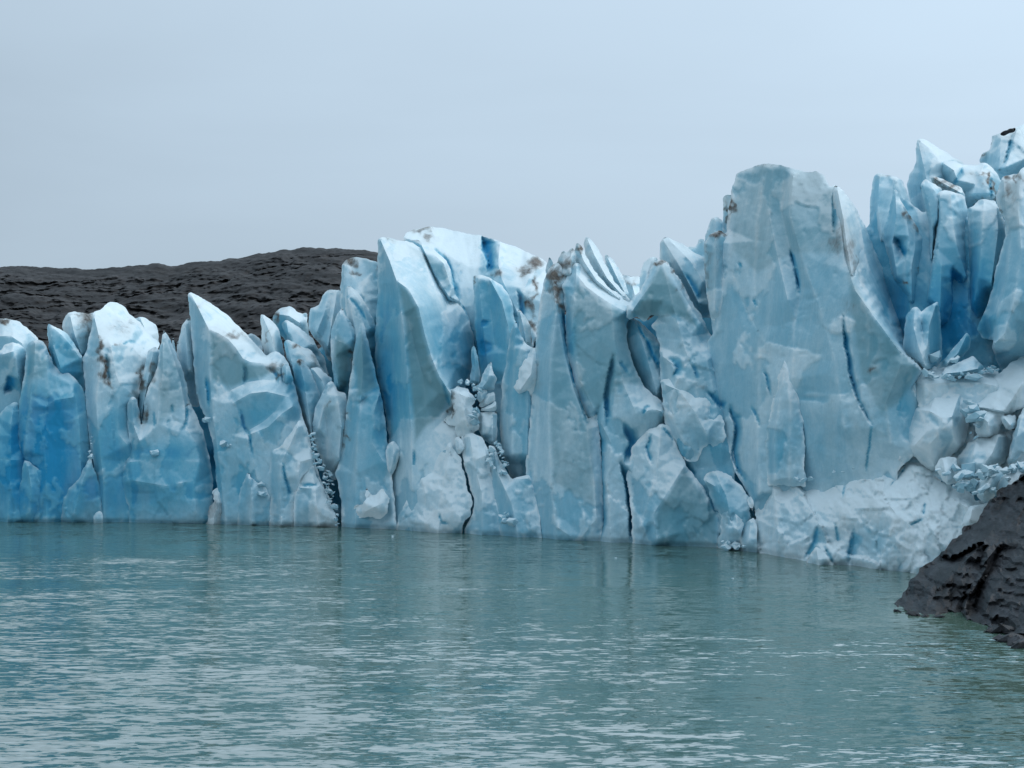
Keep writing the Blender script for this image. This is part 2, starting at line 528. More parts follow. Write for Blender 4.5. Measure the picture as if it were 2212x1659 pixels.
def mass(name, R, outline, d=0.0, ridges=(), cracks=(), dirt=(), blue=0.3, rough=0.5, flute=0.5, scal=0.5, thick=5.0, rim=0.7,
         step=3.6, wob=1.8, mat=None, absolute=False, extra=None, big=1.0, back=True, facet=None, plane=None, fspace=30):
    """A solid body of ice or rock. Its outline and crests are given as seen from the lake (x, y) with the distance d in metres
    behind the glacier front (or from the camera when absolute); front and back skins close at the rounded rim."""
    COUNT[0] += 1
    if facet is None:
        facet = .3 if name == 'ice_block' else 0
    if name == 'ice_block':
        fspace = min(fspace, 18)
    seed = COUNT[0] * 7.31
    sx, ox, sy, oy = REG[R]

    def cv(pts):
        out = []
        for p in pts:
            x, y = p[0] * sx + ox, p[1] * sy + oy
            dd = p[2] if len(p) > 2 else d
            out.append((x, y, dd if absolute else front(x) + dd))
        return np.array(out, float)
    o3 = cv(outline)
    r3 = [cv(r) for r in ridges]
    if not absolute:
        for r in r3:
            r[:, 2] -= .35
    samp = diffuse(o3, r3, 3.0 if step < 6 else 5.0)
    # rim: dense, slightly uneven, corners eased
    ring = dense(np.vstack([o3, o3[:1]]), step)[:-1]
    rp = ring[:, :2].copy()
    for _ in range(1):
        rp = 0.5 * rp + 0.25 * (np.roll(rp, 1, 0) + np.roll(rp, -1, 0))
    t = np.roll(rp, -1, 0) - np.roll(rp, 1, 0)
    t /= np.maximum(np.hypot(t[:, 0], t[:, 1]), 1e-6)[:, None]
    nn = np.stack([t[:, 1], -t[:, 0]], 1)
    rp += nn * (wob * (1 + max(0, rough - .9) * 1.6) * fbm(rp[:, 0] * .045 + seed, rp[:, 1] * .045, 4, .65))[:, None]

    def grid(sp):
        xs = np.arange(rp[:, 0].min(), rp[:, 0].max(), sp)
        ys = np.arange(rp[:, 1].min(), rp[:, 1].max(), sp * .87)
        g = np.array([(x + (.5 * sp if j % 2 else 0), y) for j, y in enumerate(ys) for x in xs])
        if not len(g):
            return np.zeros((0, 2))
        g += rng.uniform(-.22, .22, g.shape) * sp
        g = g[inside(g, rp)]
        if not len(g):
            return g
        dist, _ = seg_dist(g, rp[::2])
        return g[dist > .45 * sp]

    def rimdist(P):
        return seg_dist(P, rp)[0]
    # crest lines become mesh edges so that they stay crisp
    lines, ldep = [], []
    inner = grid(step)
    for r in r3:
        l3 = dense(r, step * .8)
        l = l3[:, :2]
        k = inside(l, rp)
        l, l3 = l[k], l3[k]
        if len(l) > 1:
            k = rimdist(l) > step * .7
            l, l3 = l[k], l3[k]
        if len(l) > 1:
            lines.append(l)
            ldep.append(l3[:, 2])
            if len(inner):
                inner = inner[seg_dist(inner, l, False)[0] > step * .75]
    P, F, orig = triangulate(rp, inner, lines)
    D = samp(P)
    # cleavage planes: long flat facets spanned between the crest lines
    rd = rimdist(P)
    isrim = np.array([0 <= q < len(rp) for q in orig])
    rd[isrim] = 0
    crisp = np.zeros(len(P), bool)
    if plane is None:
        plane = (.35 + .9 * scal) * (1.7 if name == 'ice_block' else 1)
    if plane:
        cs = fspace
        xs = np.arange(rp[:, 0].min(), rp[:, 0].max() + cs, cs)
        ys = np.arange(rp[:, 1].min(), rp[:, 1].max() + cs, cs * 2.4)
        g = np.array([(x + (.5 * cs if j % 2 else 0), y) for j, y in enumerate(ys) for x in xs])
        g += rng.uniform(-.42, .42, g.shape) * np.array([cs, cs * 2.4])
        g = g[inside(g, rp)]
        ll, lz = [], []
        for l, z in zip(lines, ldep):
            k = list(range(0, len(l), 8))
            if k[-1] != len(l) - 1:
                k.append(len(l) - 1)
            ll.append(l[k])
            lz.append(z[k])
            if len(g):
                g = g[seg_dist(g, l, False)[0] > cs * .4]
        cr, cz = rp[::6], ring[::6, 2]
        CP, CF, co = triangulate(cr, g, ll)
        CD = samp(CP)
        ex = np.concatenate([cz, np.full(len(g), np.nan)] + lz)
        for i, q in enumerate(co):
            if 0 <= q < len(ex) and not np.isnan(ex[q]):
                CD[i] = ex[q]
            elif seg_dist(CP[i:i + 1], cr)[0][0] > 4:
                CD[i] += rng.uniform(-.5, .5) * plane * .58 * cs * CD[i] / FPX
        FD, hit = D.copy(), np.zeros(len(P), bool)
        order = np.argsort(P[:, 1])
        py = P[order, 1]
        for f in CF:
            T3 = CP[f]
            i0, i1 = np.searchsorted(py, T3[:, 1].min() - .01), np.searchsorted(py, T3[:, 1].max() + .01)
            idx = order[i0:i1]
            if not len(idx):
                continue
            (x0_, y0_), (x1_, y1_), (x2_, y2_) = T3
            det = (y1_ - y2_) * (x0_ - x2_) + (x2_ - x1_) * (y0_ - y2_)
            if abs(det) < 1e-6:
                continue
            Q = P[idx]
            l0_ = ((y1_ - y2_) * (Q[:, 0] - x2_) + (x2_ - x1_) * (Q[:, 1] - y2_)) / det
            l1_ = ((y2_ - y0_) * (Q[:, 0] - x2_) + (x0_ - x2_) * (Q[:, 1] - y2_)) / det
            m_ = (l0_ >= -1e-6) & (l1_ >= -1e-6) & (l0_ + l1_ <= 1 + 1e-6)
            k_ = idx[m_]
            stepz = rng.uniform(-1, 1) * .09 * scal * np.clip(rd[k_] / 15, 0, 1)
            FD[k_] = l0_[m_] * CD[f[0]] + l1_[m_] * CD[f[1]] + (1 - l0_[m_] - l1_[m_]) * CD[f[2]] + stepz
            hit[k_] = True
        wgt = np.where(hit, .93, 0) * np.clip(rd / 4 + .4, 0, 1)
        crisp = hit & (rd > 4)
        D = D * (1 - wgt) + FD * wgt
    tri = np.array(F)
    acc, num = D * 2, np.full(len(D), 2.0)
    for a_, b_ in ((0, 1), (1, 2), (2, 0)):
        np.add.at(acc, tri[:, a_], D[tri[:, b_]])
        np.add.at(num, tri[:, a_], 1)
    lap = acc / num
    D = np.where(crisp, .8 * D + .2 * lap, lap)
    mpp = D / FPX
    s = rd * mpp
    u, v = (P[:, 0] - CX) * mpp, CAMZ + (HY - P[:, 1]) * mpp
    bl = np.full(len(P), float(blue))
    cu = np.zeros(len(P))
    if extra is not None:
        D = D + extra(u, v, seed)
    else:
        if facet:
            uc, vc, hw = u.mean(), v.mean(), max(u.max() - u.min(), v.max() - v.min()) * .5 + 1e-3
            r_ = np.random.default_rng(COUNT[0])
            pl = np.full(len(P), -1e9)
            for k in range(7):
                an = k * 6.283 / 7 + r_.uniform(-.5, .5)
                sl = r_.uniform(.5, 1.3) * (1.5 if math.sin(an) > .4 else 1)
                pl = np.maximum(pl, -r_.uniform(.02, .3) * hw + sl * ((u - uc) * math.cos(an) + (v - vc) * math.sin(an)))
            pl = np.maximum(pl, -.12 * hw + r_.uniform(-.3, .3) * (u - uc) + r_.uniform(0, .3) * (v - vc))
            D = D + facet * (np.minimum(pl, 1.2 * hw) - pl.mean())
        D = D + big * 0.12 * fbm(u * .20 + seed, v * .08, 2)
        wx, wy = .5 * fbm(u * .25 + seed, v * .2, 2), .5 * fbm(u * .25 + 9, v * .2 + seed, 2)
        if flute:
            D = D - (flute + .05) * .26 * ridged(u * .40 + seed + .35 * wx + v * .06, v * .05 + seed, 3)
        if scal:
            f1, cell, dv = worley(u * .42 + wx + v * .08 + seed, v * .17 + wy)
            D = D - scal * .45 * ((cell[:, 0] - .5) * dv[:, 0] * 1.6 + (cell[:, 1] - .35) * dv[:, 1] * 1.3 + .42 * (cell[:, 2] - .5))
            f2, c2, d2 = worley(u * 1.2 + wx * 2 + seed, v * .55 + wy * 2 + seed)
            D = D - scal * .07 * ((c2[:, 0] - .5) * d2[:, 0] * 1.6 + (c2[:, 1] - .35) * d2[:, 1] * 1.2 + .22 * (c2[:, 2] - .5))
        cn = fbm(u * .24 + seed + .5 * wx, v * .15 + seed, 5, .58) + .28 * (rough - .75) + .12 * np.clip((9 - v) / 9, -1, 1)
        cu = np.clip(cn / .12 + .5, 0, 1)
        cu = cu * cu * (3 - 2 * cu)
        D = D - .10 * cu
        patchy = .12 + .62 * cu
        D = D + rough * patchy * (.08 * fbm(u * .9 + seed + v * .2, v * .5, 3, .6) + .05 * fbm(u * 2.9, v * 2.0 + seed, 3, .62))
        pit = np.clip(fbm(u * 1.7 + seed + 40, v * 1.2, 2) - .62, 0, 1)
        D = D + rough * .22 * pit
        D = D + .3 * np.clip((.32 - v) / .25, 0, 1)          # melt notch at the waterline
    for ck in cracks:
        pl = cv(ck[0])[:, :2]
        wv = ck[1] * sx
        dd, par, side = seg_dist(P + np.stack([2.2 * fbm(P[:, 0] * .03, P[:, 1] * .03 + seed, 3), 2.2 * fbm(P[:, 0] * .03 + 50, P[:, 1] * .03, 3)], 1), pl, False, True)
        n = len(pl) - 1
        taper = np.clip(np.minimum(par, n - par) / max(n, 1) * 4 + .25, 0, 1)
        wid = np.maximum(wv * taper * np.where(side * (ck[3] if len(ck) > 3 else 1) > 0, 1.9, .45) * (1 + .5 * fbm(P[:, 0] * .05 + seed, P[:, 1] * .02, 2)), 3.4)
        pr = np.clip(1 - dd / wid, 0, 1)
        D = D + pr * ck[2] * .5 * taper
        bl += .75 * pr * taper
    R_ = rim * .12
    q = 1 - np.clip(s / R_, 0, 1)
    D = D + R_ * (1 - np.sqrt(np.maximum(1 - q * q, 0)))
    for cx, cy, rx, ry, am in CLEAR:
        e = ((P[:, 0] - cx) / rx) ** 2 + ((P[:, 1] - cy) / ry) ** 2
        bl += .85 * am * np.exp(-e)
    ed = np.exp(-(rd / 5.0) ** 2)  # weathered rims, painted paler still for light coming through thin edges
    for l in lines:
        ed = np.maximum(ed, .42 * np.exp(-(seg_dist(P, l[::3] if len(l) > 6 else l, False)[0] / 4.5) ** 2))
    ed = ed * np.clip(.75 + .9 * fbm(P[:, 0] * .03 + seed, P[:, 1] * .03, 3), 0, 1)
    di = np.zeros(len(P))
    for dd in dirt:
        x, y, rad = dd[0] * sx + ox, dd[1] * sy + oy, dd[2] * sx
        am = dd[3] if len(dd) > 3 else 1.0
        ry = dd[4] * sx if len(dd) > 4 else rad
        qx, qy = P[:, 0] + 14 * fbm(P[:, 0] * .03 + seed, P[:, 1] * .03, 3, .6), P[:, 1] + 14 * fbm(P[:, 0] * .03 + 70, P[:, 1] * .03 + seed, 3, .6)
        e = ((qx - x) / (1.3 * rad)) ** 2 + ((qy - y) / (1.3 * ry)) ** 2
        di = np.maximum(di, am * np.exp(-e))
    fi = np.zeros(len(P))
    for rg, am, poly in FILM_SHADE:
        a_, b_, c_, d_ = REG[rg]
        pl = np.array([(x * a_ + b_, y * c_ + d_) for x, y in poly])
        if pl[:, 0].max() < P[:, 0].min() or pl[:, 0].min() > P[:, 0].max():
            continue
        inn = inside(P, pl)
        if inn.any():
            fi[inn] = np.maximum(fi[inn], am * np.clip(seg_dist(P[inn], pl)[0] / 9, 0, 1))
    # loose-chunk map
    if not absolute:
        ix = ((P[:, 0] - BX0) / GB).astype(int)
        iy = ((P[:, 1] - BY0) / GB).astype(int)
        ok = (ix >= 0) & (iy >= 0) & (ix < BUF.shape[1]) & (iy < BUF.shape[0])
        np.minimum.at(BUF, (iy[ok], ix[ok]), D[ok])

    def world(P, D):
        return np.stack([(P[:, 0] - CX) / FPX * D, D, CAMZ + (HY - P[:, 1]) / FPX * D], 1)
    V = world(P, D)
    faces = F
    # orientation: towards the camera
    a, b, c = V[F[0][0]], V[F[0][1]], V[F[0][2]]
    if np.dot(np.cross(b - a, c - a), a - np.array([0, 0, CAMZ])) > 0:
        faces = [f[::-1] for f in F]
    if back:
        Pb, Fb, ob = triangulate(rp, grid(step * 4))
        key = {q: i for i, q in enumerate(orig) if 0 <= q < len(rp)}
        Db = samp(Pb)
        sb = rimdist(Pb) * Db / FPX
        Db = Db + R_ + thick * np.sqrt(np.clip(1 - (1 - np.clip(sb / max(thick * .6, .3), 0, 1)) ** 2, 0, 1))
        Vb = world(Pb, Db)
        remap, addv = {}, []
        for i, q in enumerate(ob):
            if q in key:
                remap[i] = key[q]
            else:
                remap[i] = len(V) + len(addv)
                addv.append(i)
        flip = faces is F
        for f in Fb:
            g = [remap[i] for i in f]
            faces.append(g[::-1] if flip else g)
        V = np.vstack([V, Vb[addv]]) if addv else V
        bl = np.concatenate([bl, np.full(len(addv), blue)])
        di = np.concatenate([di, np.zeros(len(addv))])
        fi = np.concatenate([fi, np.zeros(len(addv))])
        cu = np.concatenate([cu, np.zeros(len(addv))])
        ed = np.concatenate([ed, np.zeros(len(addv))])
    pairs = []
    where = {q: i for i, q in enumerate(orig) if q >= 0}
    n0, k0 = len(rp), len(rp) + len(inner)
    pairs += [(where.get(k), where.get((k + 1) % n0)) for k in range(n0)]
    for l in lines:
        pairs += [(where.get(k0 + k), where.get(k0 + k + 1)) for k in range(len(l) - 1)]
        k0 += len(l)
    sk = np.array([min(a, b) * 10000000 + max(a, b) for a, b in pairs if a is not None and b is not None], np.int64)
    org = np.array([V[:, 0].mean(), V[:, 1].mean(), max(V[:, 2].min(), 0)])
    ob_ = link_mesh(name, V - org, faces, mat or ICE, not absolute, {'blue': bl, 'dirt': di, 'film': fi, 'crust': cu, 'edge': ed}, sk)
    ob_.location = org
    return ob_


def S(name, label, cat, R, outline, group='ice towers along the glacier front', **kw):
    return tag(mass(name, R, outline, **kw), label, cat, group)

#@@STRUCT
# ------------------------------------------------------------------ setting: lake, hill, glacier body
def lake():
    V = [(-4000, -300, 0), (4000, -300, 0), (4000, 6000, 0), (-4000, 6000, 0)]
    o = link_mesh('lake_water', np.array(V, float), [[0, 1, 2, 3]], WATER, False)
    return tag(o, 'milky turquoise glacial lake with wind ripples', None, None, 'structure')


lake()


def hill():
    xs = np.array([-1500, -600, 0, 60, 100, 180, 260, 330, 380, 420, 470, 500, 560, 620, 690, 760, 815, 950, 1150, 1380, 1700, 2200, 3200], float)
    ys = np.array([640, 590, 576, 574, 577, 582, 577, 570, 575, 566, 564, 559, 548, 539, 534, 538, 546, 565, 585, 597, 640, 720, 850], float)
    nx, ny = 1100, 210
    px = np.linspace(-900, 2300, nx)
    tv = np.concatenate([np.linspace(.15, 1, 185), np.linspace(1.03, 1.9, ny - 185)])
    PX, T = np.meshgrid(px, tv)
    Y = 330 + 250 * T
    X = (PX - CX) / FPX * 580 * (0.6 + .4 * T)
    ztop = CAMZ + (HY - np.interp(PX, xs, ys)) / FPX * 580 + .6 * fbm(PX * .022, T * 7, 4, .6) * np.clip(T * 3 - 2, 0, 1)
    prof = np.where(T < 1, np.clip(T, 0, 1) ** .75, 1 - .35 * (T - 1) ** 1.3)
    Z = -3 + (ztop + 3) * prof
    fade = np.clip(np.abs(1 - T) * 6, .12, 1)
    # glacier-worn rock: long curved ledges dipping to the left, gullies between
    L = Z - .16 * X + 11 * fbm(X * .009, Y * .009, 2) + 2.5 * fbm(X * .03, Y * .03, 2)
    W = L / 6.5
    k = np.floor(W)
    saw = W - k
    W2 = L / 2.1 + .4 * fbm(X * .05, Y * .05, 2)
    k2 = np.floor(W2)
    hard = np.clip(.6 + 1.4 * fbm(X * .012 + 40, Z * .03, 2), 0, 1)
    Y = Y + .75 * fade * (2.2 * np.clip((saw - .5) / .5, 0, 1) ** 1.5 * hard + 0.8 * (W2 - k2) ** 2 * hard + 1.5 * perlin(k * 5.3 + .4, X * .012 + k) + 2.6 * fbm(X * .018, L * .33, 3, .6)
                    + 5.0 * fbm(X * .035 + 20 + .3 * Z * .045, Z * .09, 5, .6) + 3.4 * ridged(X * .07, Z * .12 + X * .02, 3) + 2.6 * fbm(X * .16, Z * .3, 3, .65))
    Z = Z + fade * (1.6 * fbm(X * .03, Y * .03 + 7, 4, .55))
    V = np.stack([X, Y, Z], -1).reshape(-1, 3)
    F = [[j * nx + i, j * nx + i + 1, (j + 1) * nx + i + 1, (j + 1) * nx + i] for j in range(ny - 1) for i in range(nx - 1)]
    o = link_mesh('hill', V, F, HILLROCK, True, None, 30)
    return tag(o, 'dark bare rock hill with curved strata behind the ice', None, None, 'structure')


hill()

body = mass('glacier', 0, [(-800, 800), (-400, 770), (-150, 800), (60, 770), (250, 760), (400, 770), (540, 800), (640, 780), (760, 720), (860, 660), (1000, 720), (1120, 690), (1250, 680),
                           (1400, 690), (1520, 640), (1640, 560), (1750, 520), (1850, 600), (1930, 580), (2020, 540), (2120, 470), (2300, 400), (2500, 380), (2900, 430), (2900, 1300), (-800, 1180)],
            d=15, thick=60, step=16, blue=.5, rim=3, wob=8, scal=1.5, flute=1.5)
tag(body, 'main body of the glacier behind the ice towers', None, None, 'structure')
#@@ICE
# ------------------------------------------------------------------ the ice, left to right
T, K, FN, D_, B = 'ice_tower', 'ice_block', 'ice_fin', 'ice_dome', 'ice_bulge'
GB_ = 'seracs rising behind the glacier front'
GL = 'broken ice at the foot of the front'

S(D_, 'higher of two pale domes at the left edge, dirt on its crown', 'ice dome', 1,
  [(-760, 520), (-560, 430), (-420, 480), (-300, 410), (-180, 470), (-100, 436), (-40, 428), (40, 424), (100, 440), (150, 480), (210, 535), (225, 640), (190, 800), (100, 1000), (-140, 1100), (-760, 1150)], group=GB_, d=8,
  ridges=[[(-560, 450, 7), (-540, 700, 5), (-500, 1000, 4)], [(-300, 430, 7), (-290, 700, 5), (-300, 1000, 4)], [(-100, 520, 6.5), (60, 520, 6), (120, 560, 6), (160, 700, 6)]], dirt=[(30, 428, 60, .9, 14)], blue=.12, scal=.2, rim=1.6)
S(D_, 'small pale dome at the left edge with a deep blue hollow', 'ice dome', 1,
  [(-140, 610), (0, 600), (30, 565), (70, 552), (110, 565), (140, 590), (142, 640), (132, 745), (118, 830), (110, 1100), (-140, 1100)], d=4.2,
  ridges=[[(10, 620, 3), (80, 600, 2.8), (100, 740, 2.8)]], cracks=[([(50, 730), (45, 770), (25, 830)], 26, 2.0)], blue=.15, scal=.25, rim=1.2)
S(T, 'low bright blue ice mass rising from the lake at the left edge', 'ice tower', 1,
  [(-760, 900, 3), (-600, 760, 3.2), (-480, 960, 2.6), (-380, 840, 3), (-260, 1000, 2.5), (-140, 1010, 2.5), (0, 945, 2.5), (40, 895, 2.5), (75, 875, 2.5), (98, 885, 2.5), (108, 960, 2), (118, 1100, 1.2), (132, 1190, .8), (150, 1560, 0), (-760, 1560, 0)],
  ridges=[[(-600, 790, 2.6), (-580, 1100, .8), (-600, 1540, -.4)], [(-380, 870, 2.4), (-360, 1100, .8), (-330, 1540, -.4)], [(75, 885, 2), (60, 1000, .8), (60, 1200, .2), (40, 1560, -.4)], [(-60, 1180, .6), (60, 1190, .1), (110, 1190, .5)]], blue=.4, flute=.3)
S(T, 'broad deep-blue tower with a beige rounded tip at its left', 'ice tower', 1,
  [(98, 960, 1.8), (106, 870, 2.2), (126, 760, 2.8), (136, 690, 3), (140, 600, 3.2), (150, 565, 3.4), (175, 545, 3.6), (210, 540, 3.6), (245, 560, 3.6), (270, 620, 3.4), (290, 670, 3.2),
   (330, 705, 3), (380, 725, 3), (445, 790, 3), (480, 900, 2.8), (500, 1100, 2), (520, 1280, 1.6), (540, 1560, .5), (120, 1560, 0), (118, 1180, .8), (95, 1050, 1.4)],
  ridges=[[(190, 548, 3), (185, 700, 1.8), (160, 900, 1.0), (130, 1140, .2)], [(250, 640, 2.4), (260, 900, 1.4), (238, 1100, .3), (248, 1340, -.2), (250, 1540, -.3)],
          [(245, 905, .9), (300, 865, .7), (400, 850, 1.0)], [(400, 790, 2), (430, 1000, .9), (440, 1300, .3)]],
  cracks=[([(118, 1090), (122, 1180), (160, 1230), (225, 1245)], 7, .8)], dirt=[(200, 548, 40, .45)], blue=.32, flute=.35, scal=.45)
S(FN, 'pointed teal ice fin leaning left above the deep-blue tower', 'ice fin', 1,
  [(253, 470), (262, 450), (285, 460), (310, 475), (345, 495), (370, 515), (400, 560), (440, 620), (455, 690), (470, 800), (430, 850), (300, 760), (285, 660), (262, 580)], d=4.4,
  ridges=[[(262, 452, 4.0), (285, 560, 2.9), (330, 700, 2.3)], [(262, 452, 4.0), (340, 520, 3.3), (400, 590, 3.2), (440, 650, 3.4)]], blue=.38, scal=.15, flute=.1, rim=.45)
S(K, 'rounded dirt-streaked ice block just left of the snow-topped slab', 'ice block', 1,
  [(335, 470), (345, 430), (370, 395), (410, 388), (470, 398), (510, 390), (530, 450), (520, 640), (450, 680), (400, 620), (375, 545), (340, 490)], group=GB_, d=7.5,
  ridges=[[(380, 410, 6.4), (400, 500, 5.6), (440, 620, 5.4)]], dirt=[(470, 425, 60, .85), (460, 500, 40, .7), (400, 390, 40, .7, 10)], blue=.12, scal=.2)
S(D_, 'smooth white snow hump behind the right shoulder of the snow-topped slab', 'ice dome', 1,
  [(725, 425), (760, 413), (800, 430), (845, 465), (860, 510), (858, 580), (780, 600), (720, 520)], group=GB_, d=14, ridges=[[(760, 425, 13), (800, 520, 12)]], blue=.05, scal=.1, flute=.2, rim=1)
S(T, 'tower capped by a sloping white snow slab with black dirt marks on its left edge', 'ice tower', 1,
  [(505, 395, 6), (560, 365, 8), (585, 340, 10), (610, 333, 11), (640, 340, 11.5), (680, 370, 11.5), (710, 405, 11.5), (760, 450, 11.5), (800, 500, 11), (868, 560, 10), (850, 600, 8),
   (810, 650, 6.5), (790, 700, 5.5), (765, 790, 4.5), (745, 860, 3.8), (740, 1000, 3), (735, 1150, 2), (740, 1560, .6), (540, 1560, 0), (525, 1300, .6), (500, 1180, 1), (475, 1000, 1.8), (465, 850, 2.6), (450, 680, 3.8), (447, 640, 4), (470, 590, 4.4), (490, 500, 5.2)],
  ridges=[[(505, 395, 6), (535, 520, 3.6), (545, 590, 2.6)], [(545, 545, 3.2), (600, 580, 2.9), (625, 720, 2.3), (650, 790, 2.2), (690, 808, 2.4), (725, 850, 3)],
          [(545, 590, 2.6), (540, 700, 2.0), (520, 850, 1.4), (530, 1050, .6), (560, 1300, .1), (560, 1540, 0)], [(600, 570, 3.0), (700, 560, 5.2), (770, 640, 5.6)], [(590, 360, 10), (640, 420, 8), (720, 500, 7.4)], [(640, 850, 1.8), (640, 1050, 1.2), (690, 1110, 1.0)]],
  cracks=[([(575, 620), (582, 700), (590, 770)], 8, .9), ([(660, 570), (700, 555), (730, 550)], 5, .5)],
  dirt=[(550, 650, 36, 1.0, 30), (565, 720, 22, 1, 50), (600, 760, 20, .9, 40), (548, 580, 18, .9, 50), (655, 570, 30, .75, 12), (640, 480, 70, .45, 30), (710, 460, 50, .5, 20), (760, 720, 14, .9, 60), (730, 840, 30, .6)],
  blue=.12, scal=.3, flute=.25, thick=7)
S(FN, 'slim needle tip peeking right of the sharp grey-teal fin', 'ice fin', 1, [(930, 540), (936, 524), (944, 540), (950, 620), (925, 620)], group=GB_, d=9, blue=.15, scal=.1, rim=.25, thick=1)
S(FN, 'tiny pale twin tip next to the slim needle', 'ice fin', 1, [(958, 560), (966, 542), (974, 570), (980, 660), (950, 640)], group=GB_, d=8, blue=.1, scal=.1, rim=.25, thick=1)
S(K, 'narrow pale ledge wedged between snow-topped tower and sharp grey-teal fin', 'ice block', 1,
  [(780, 690), (800, 600), (835, 575), (870, 600), (868, 700), (830, 780), (790, 900), (765, 1010), (735, 960), (745, 840)], d=4.6, ridges=[[(830, 600, 4), (800, 760, 3.2), (765, 960, 2.8)]],
  dirt=[(840, 700, 30, .8), (770, 780, 16, 1, 60), (780, 560, 40, .6, 14), (850, 572, 30, .6, 10)], blue=.12, scal=.3)
S(T, 'sharp grey-teal fin on a wide blue-banded base left of the big triangular peak', 'ice tower', 1,
  [(885, 485, 5), (905, 515, 5), (945, 590, 4.8), (965, 640, 4.6), (985, 700, 4.4), (1010, 780, 4.2), (1025, 870, 4), (1045, 910, 3.4), (1075, 980, 3), (1100, 1040, 2.8), (1120, 1120, 2.6), (1140, 1200, 2.2), (1150, 1300, 1.8), (1150, 1420, 1.2), (1130, 1560, .4),
   (700, 1560, 0), (700, 1440, .4), (650, 1360, .9), (628, 1325, 1), (640, 1270, 1.1), (672, 1220, 1.2), (700, 1160, 1.3), (695, 1060, 1.6), (690, 960, 1.8), (692, 890, 2), (705, 855, 2.2), (722, 845, 2.2), (742, 858, 2.2), (752, 920, 2.2), (765, 1000, 2.6), (775, 960, 2.4), (780, 880, 2.4), (800, 800, 2.8), (830, 740, 3.2), (852, 690, 3.6), (865, 580, 4.4)],
  ridges=[[(887, 490, 4.8), (880, 600, 3.0), (880, 720, 2.0), (860, 850, 1.3), (850, 1000, .8)], [(890, 500, 4.6), (940, 640, 3.2), (975, 760, 2.6), (1000, 900, 2.2), (1000, 1010, 1.6), (1060, 1100, 1.2)], [(720, 860, 1.6), (722, 1000, .9), (760, 1100, .5)],
          [(700, 1200, .5), (860, 1190, .3), (1080, 1200, .6)], [(715, 1300, -.1), (900, 1330, -.4), (1050, 1300, 0), (1060, 1480, -.2)]],
  cracks=[([(1018, 890), (1008, 960), (1000, 1020)], 7, .8), ([(930, 890), (935, 940)], 4, .5), ([(835, 930), (835, 1010)], 4, .5)], dirt=[(830, 735, 30, .7), (775, 940, 14, .9, 60), (1022, 885, 12, .8), (890, 790, 60, .32)], blue=.22, flute=.2, scal=.5, rough=.8)
S(B, 'ragged-edged blue bulge at the waterline under the snow-topped tower', 'ice bulge', 1,
  [(490, 1180), (505, 1230), (535, 1300), (548, 1420), (560, 1560), (325, 1560), (325, 1440), (350, 1370), (400, 1310), (440, 1260), (470, 1200)], group=GL, d=.2,
  ridges=[[(480, 1200, 0), (440, 1330, -.9), (400, 1480, -1)]], blue=.28, rough=1.0, rim=.5)
S(B, 'low scalloped bulge at the foot of the deep-blue tower', 'ice bulge', 1,
  [(130, 1190), (170, 1205), (240, 1270), (252, 1380), (232, 1480), (238, 1560), (90, 1560), (75, 1440), (110, 1320)], group=GL, d=.1, ridges=[[(150, 1220, -.3), (170, 1350, -.9), (160, 1480, -.9)]], blue=.3, rough=.9, rim=.5)
S(K, 'small pale lump at the waterline right of the ragged blue bulge', 'ice block', 1, [(505, 1490), (525, 1465), (550, 1470), (560, 1510), (550, 1550), (510, 1550)], group=GL, d=-1.0, blue=.1, rim=.4, thick=1)

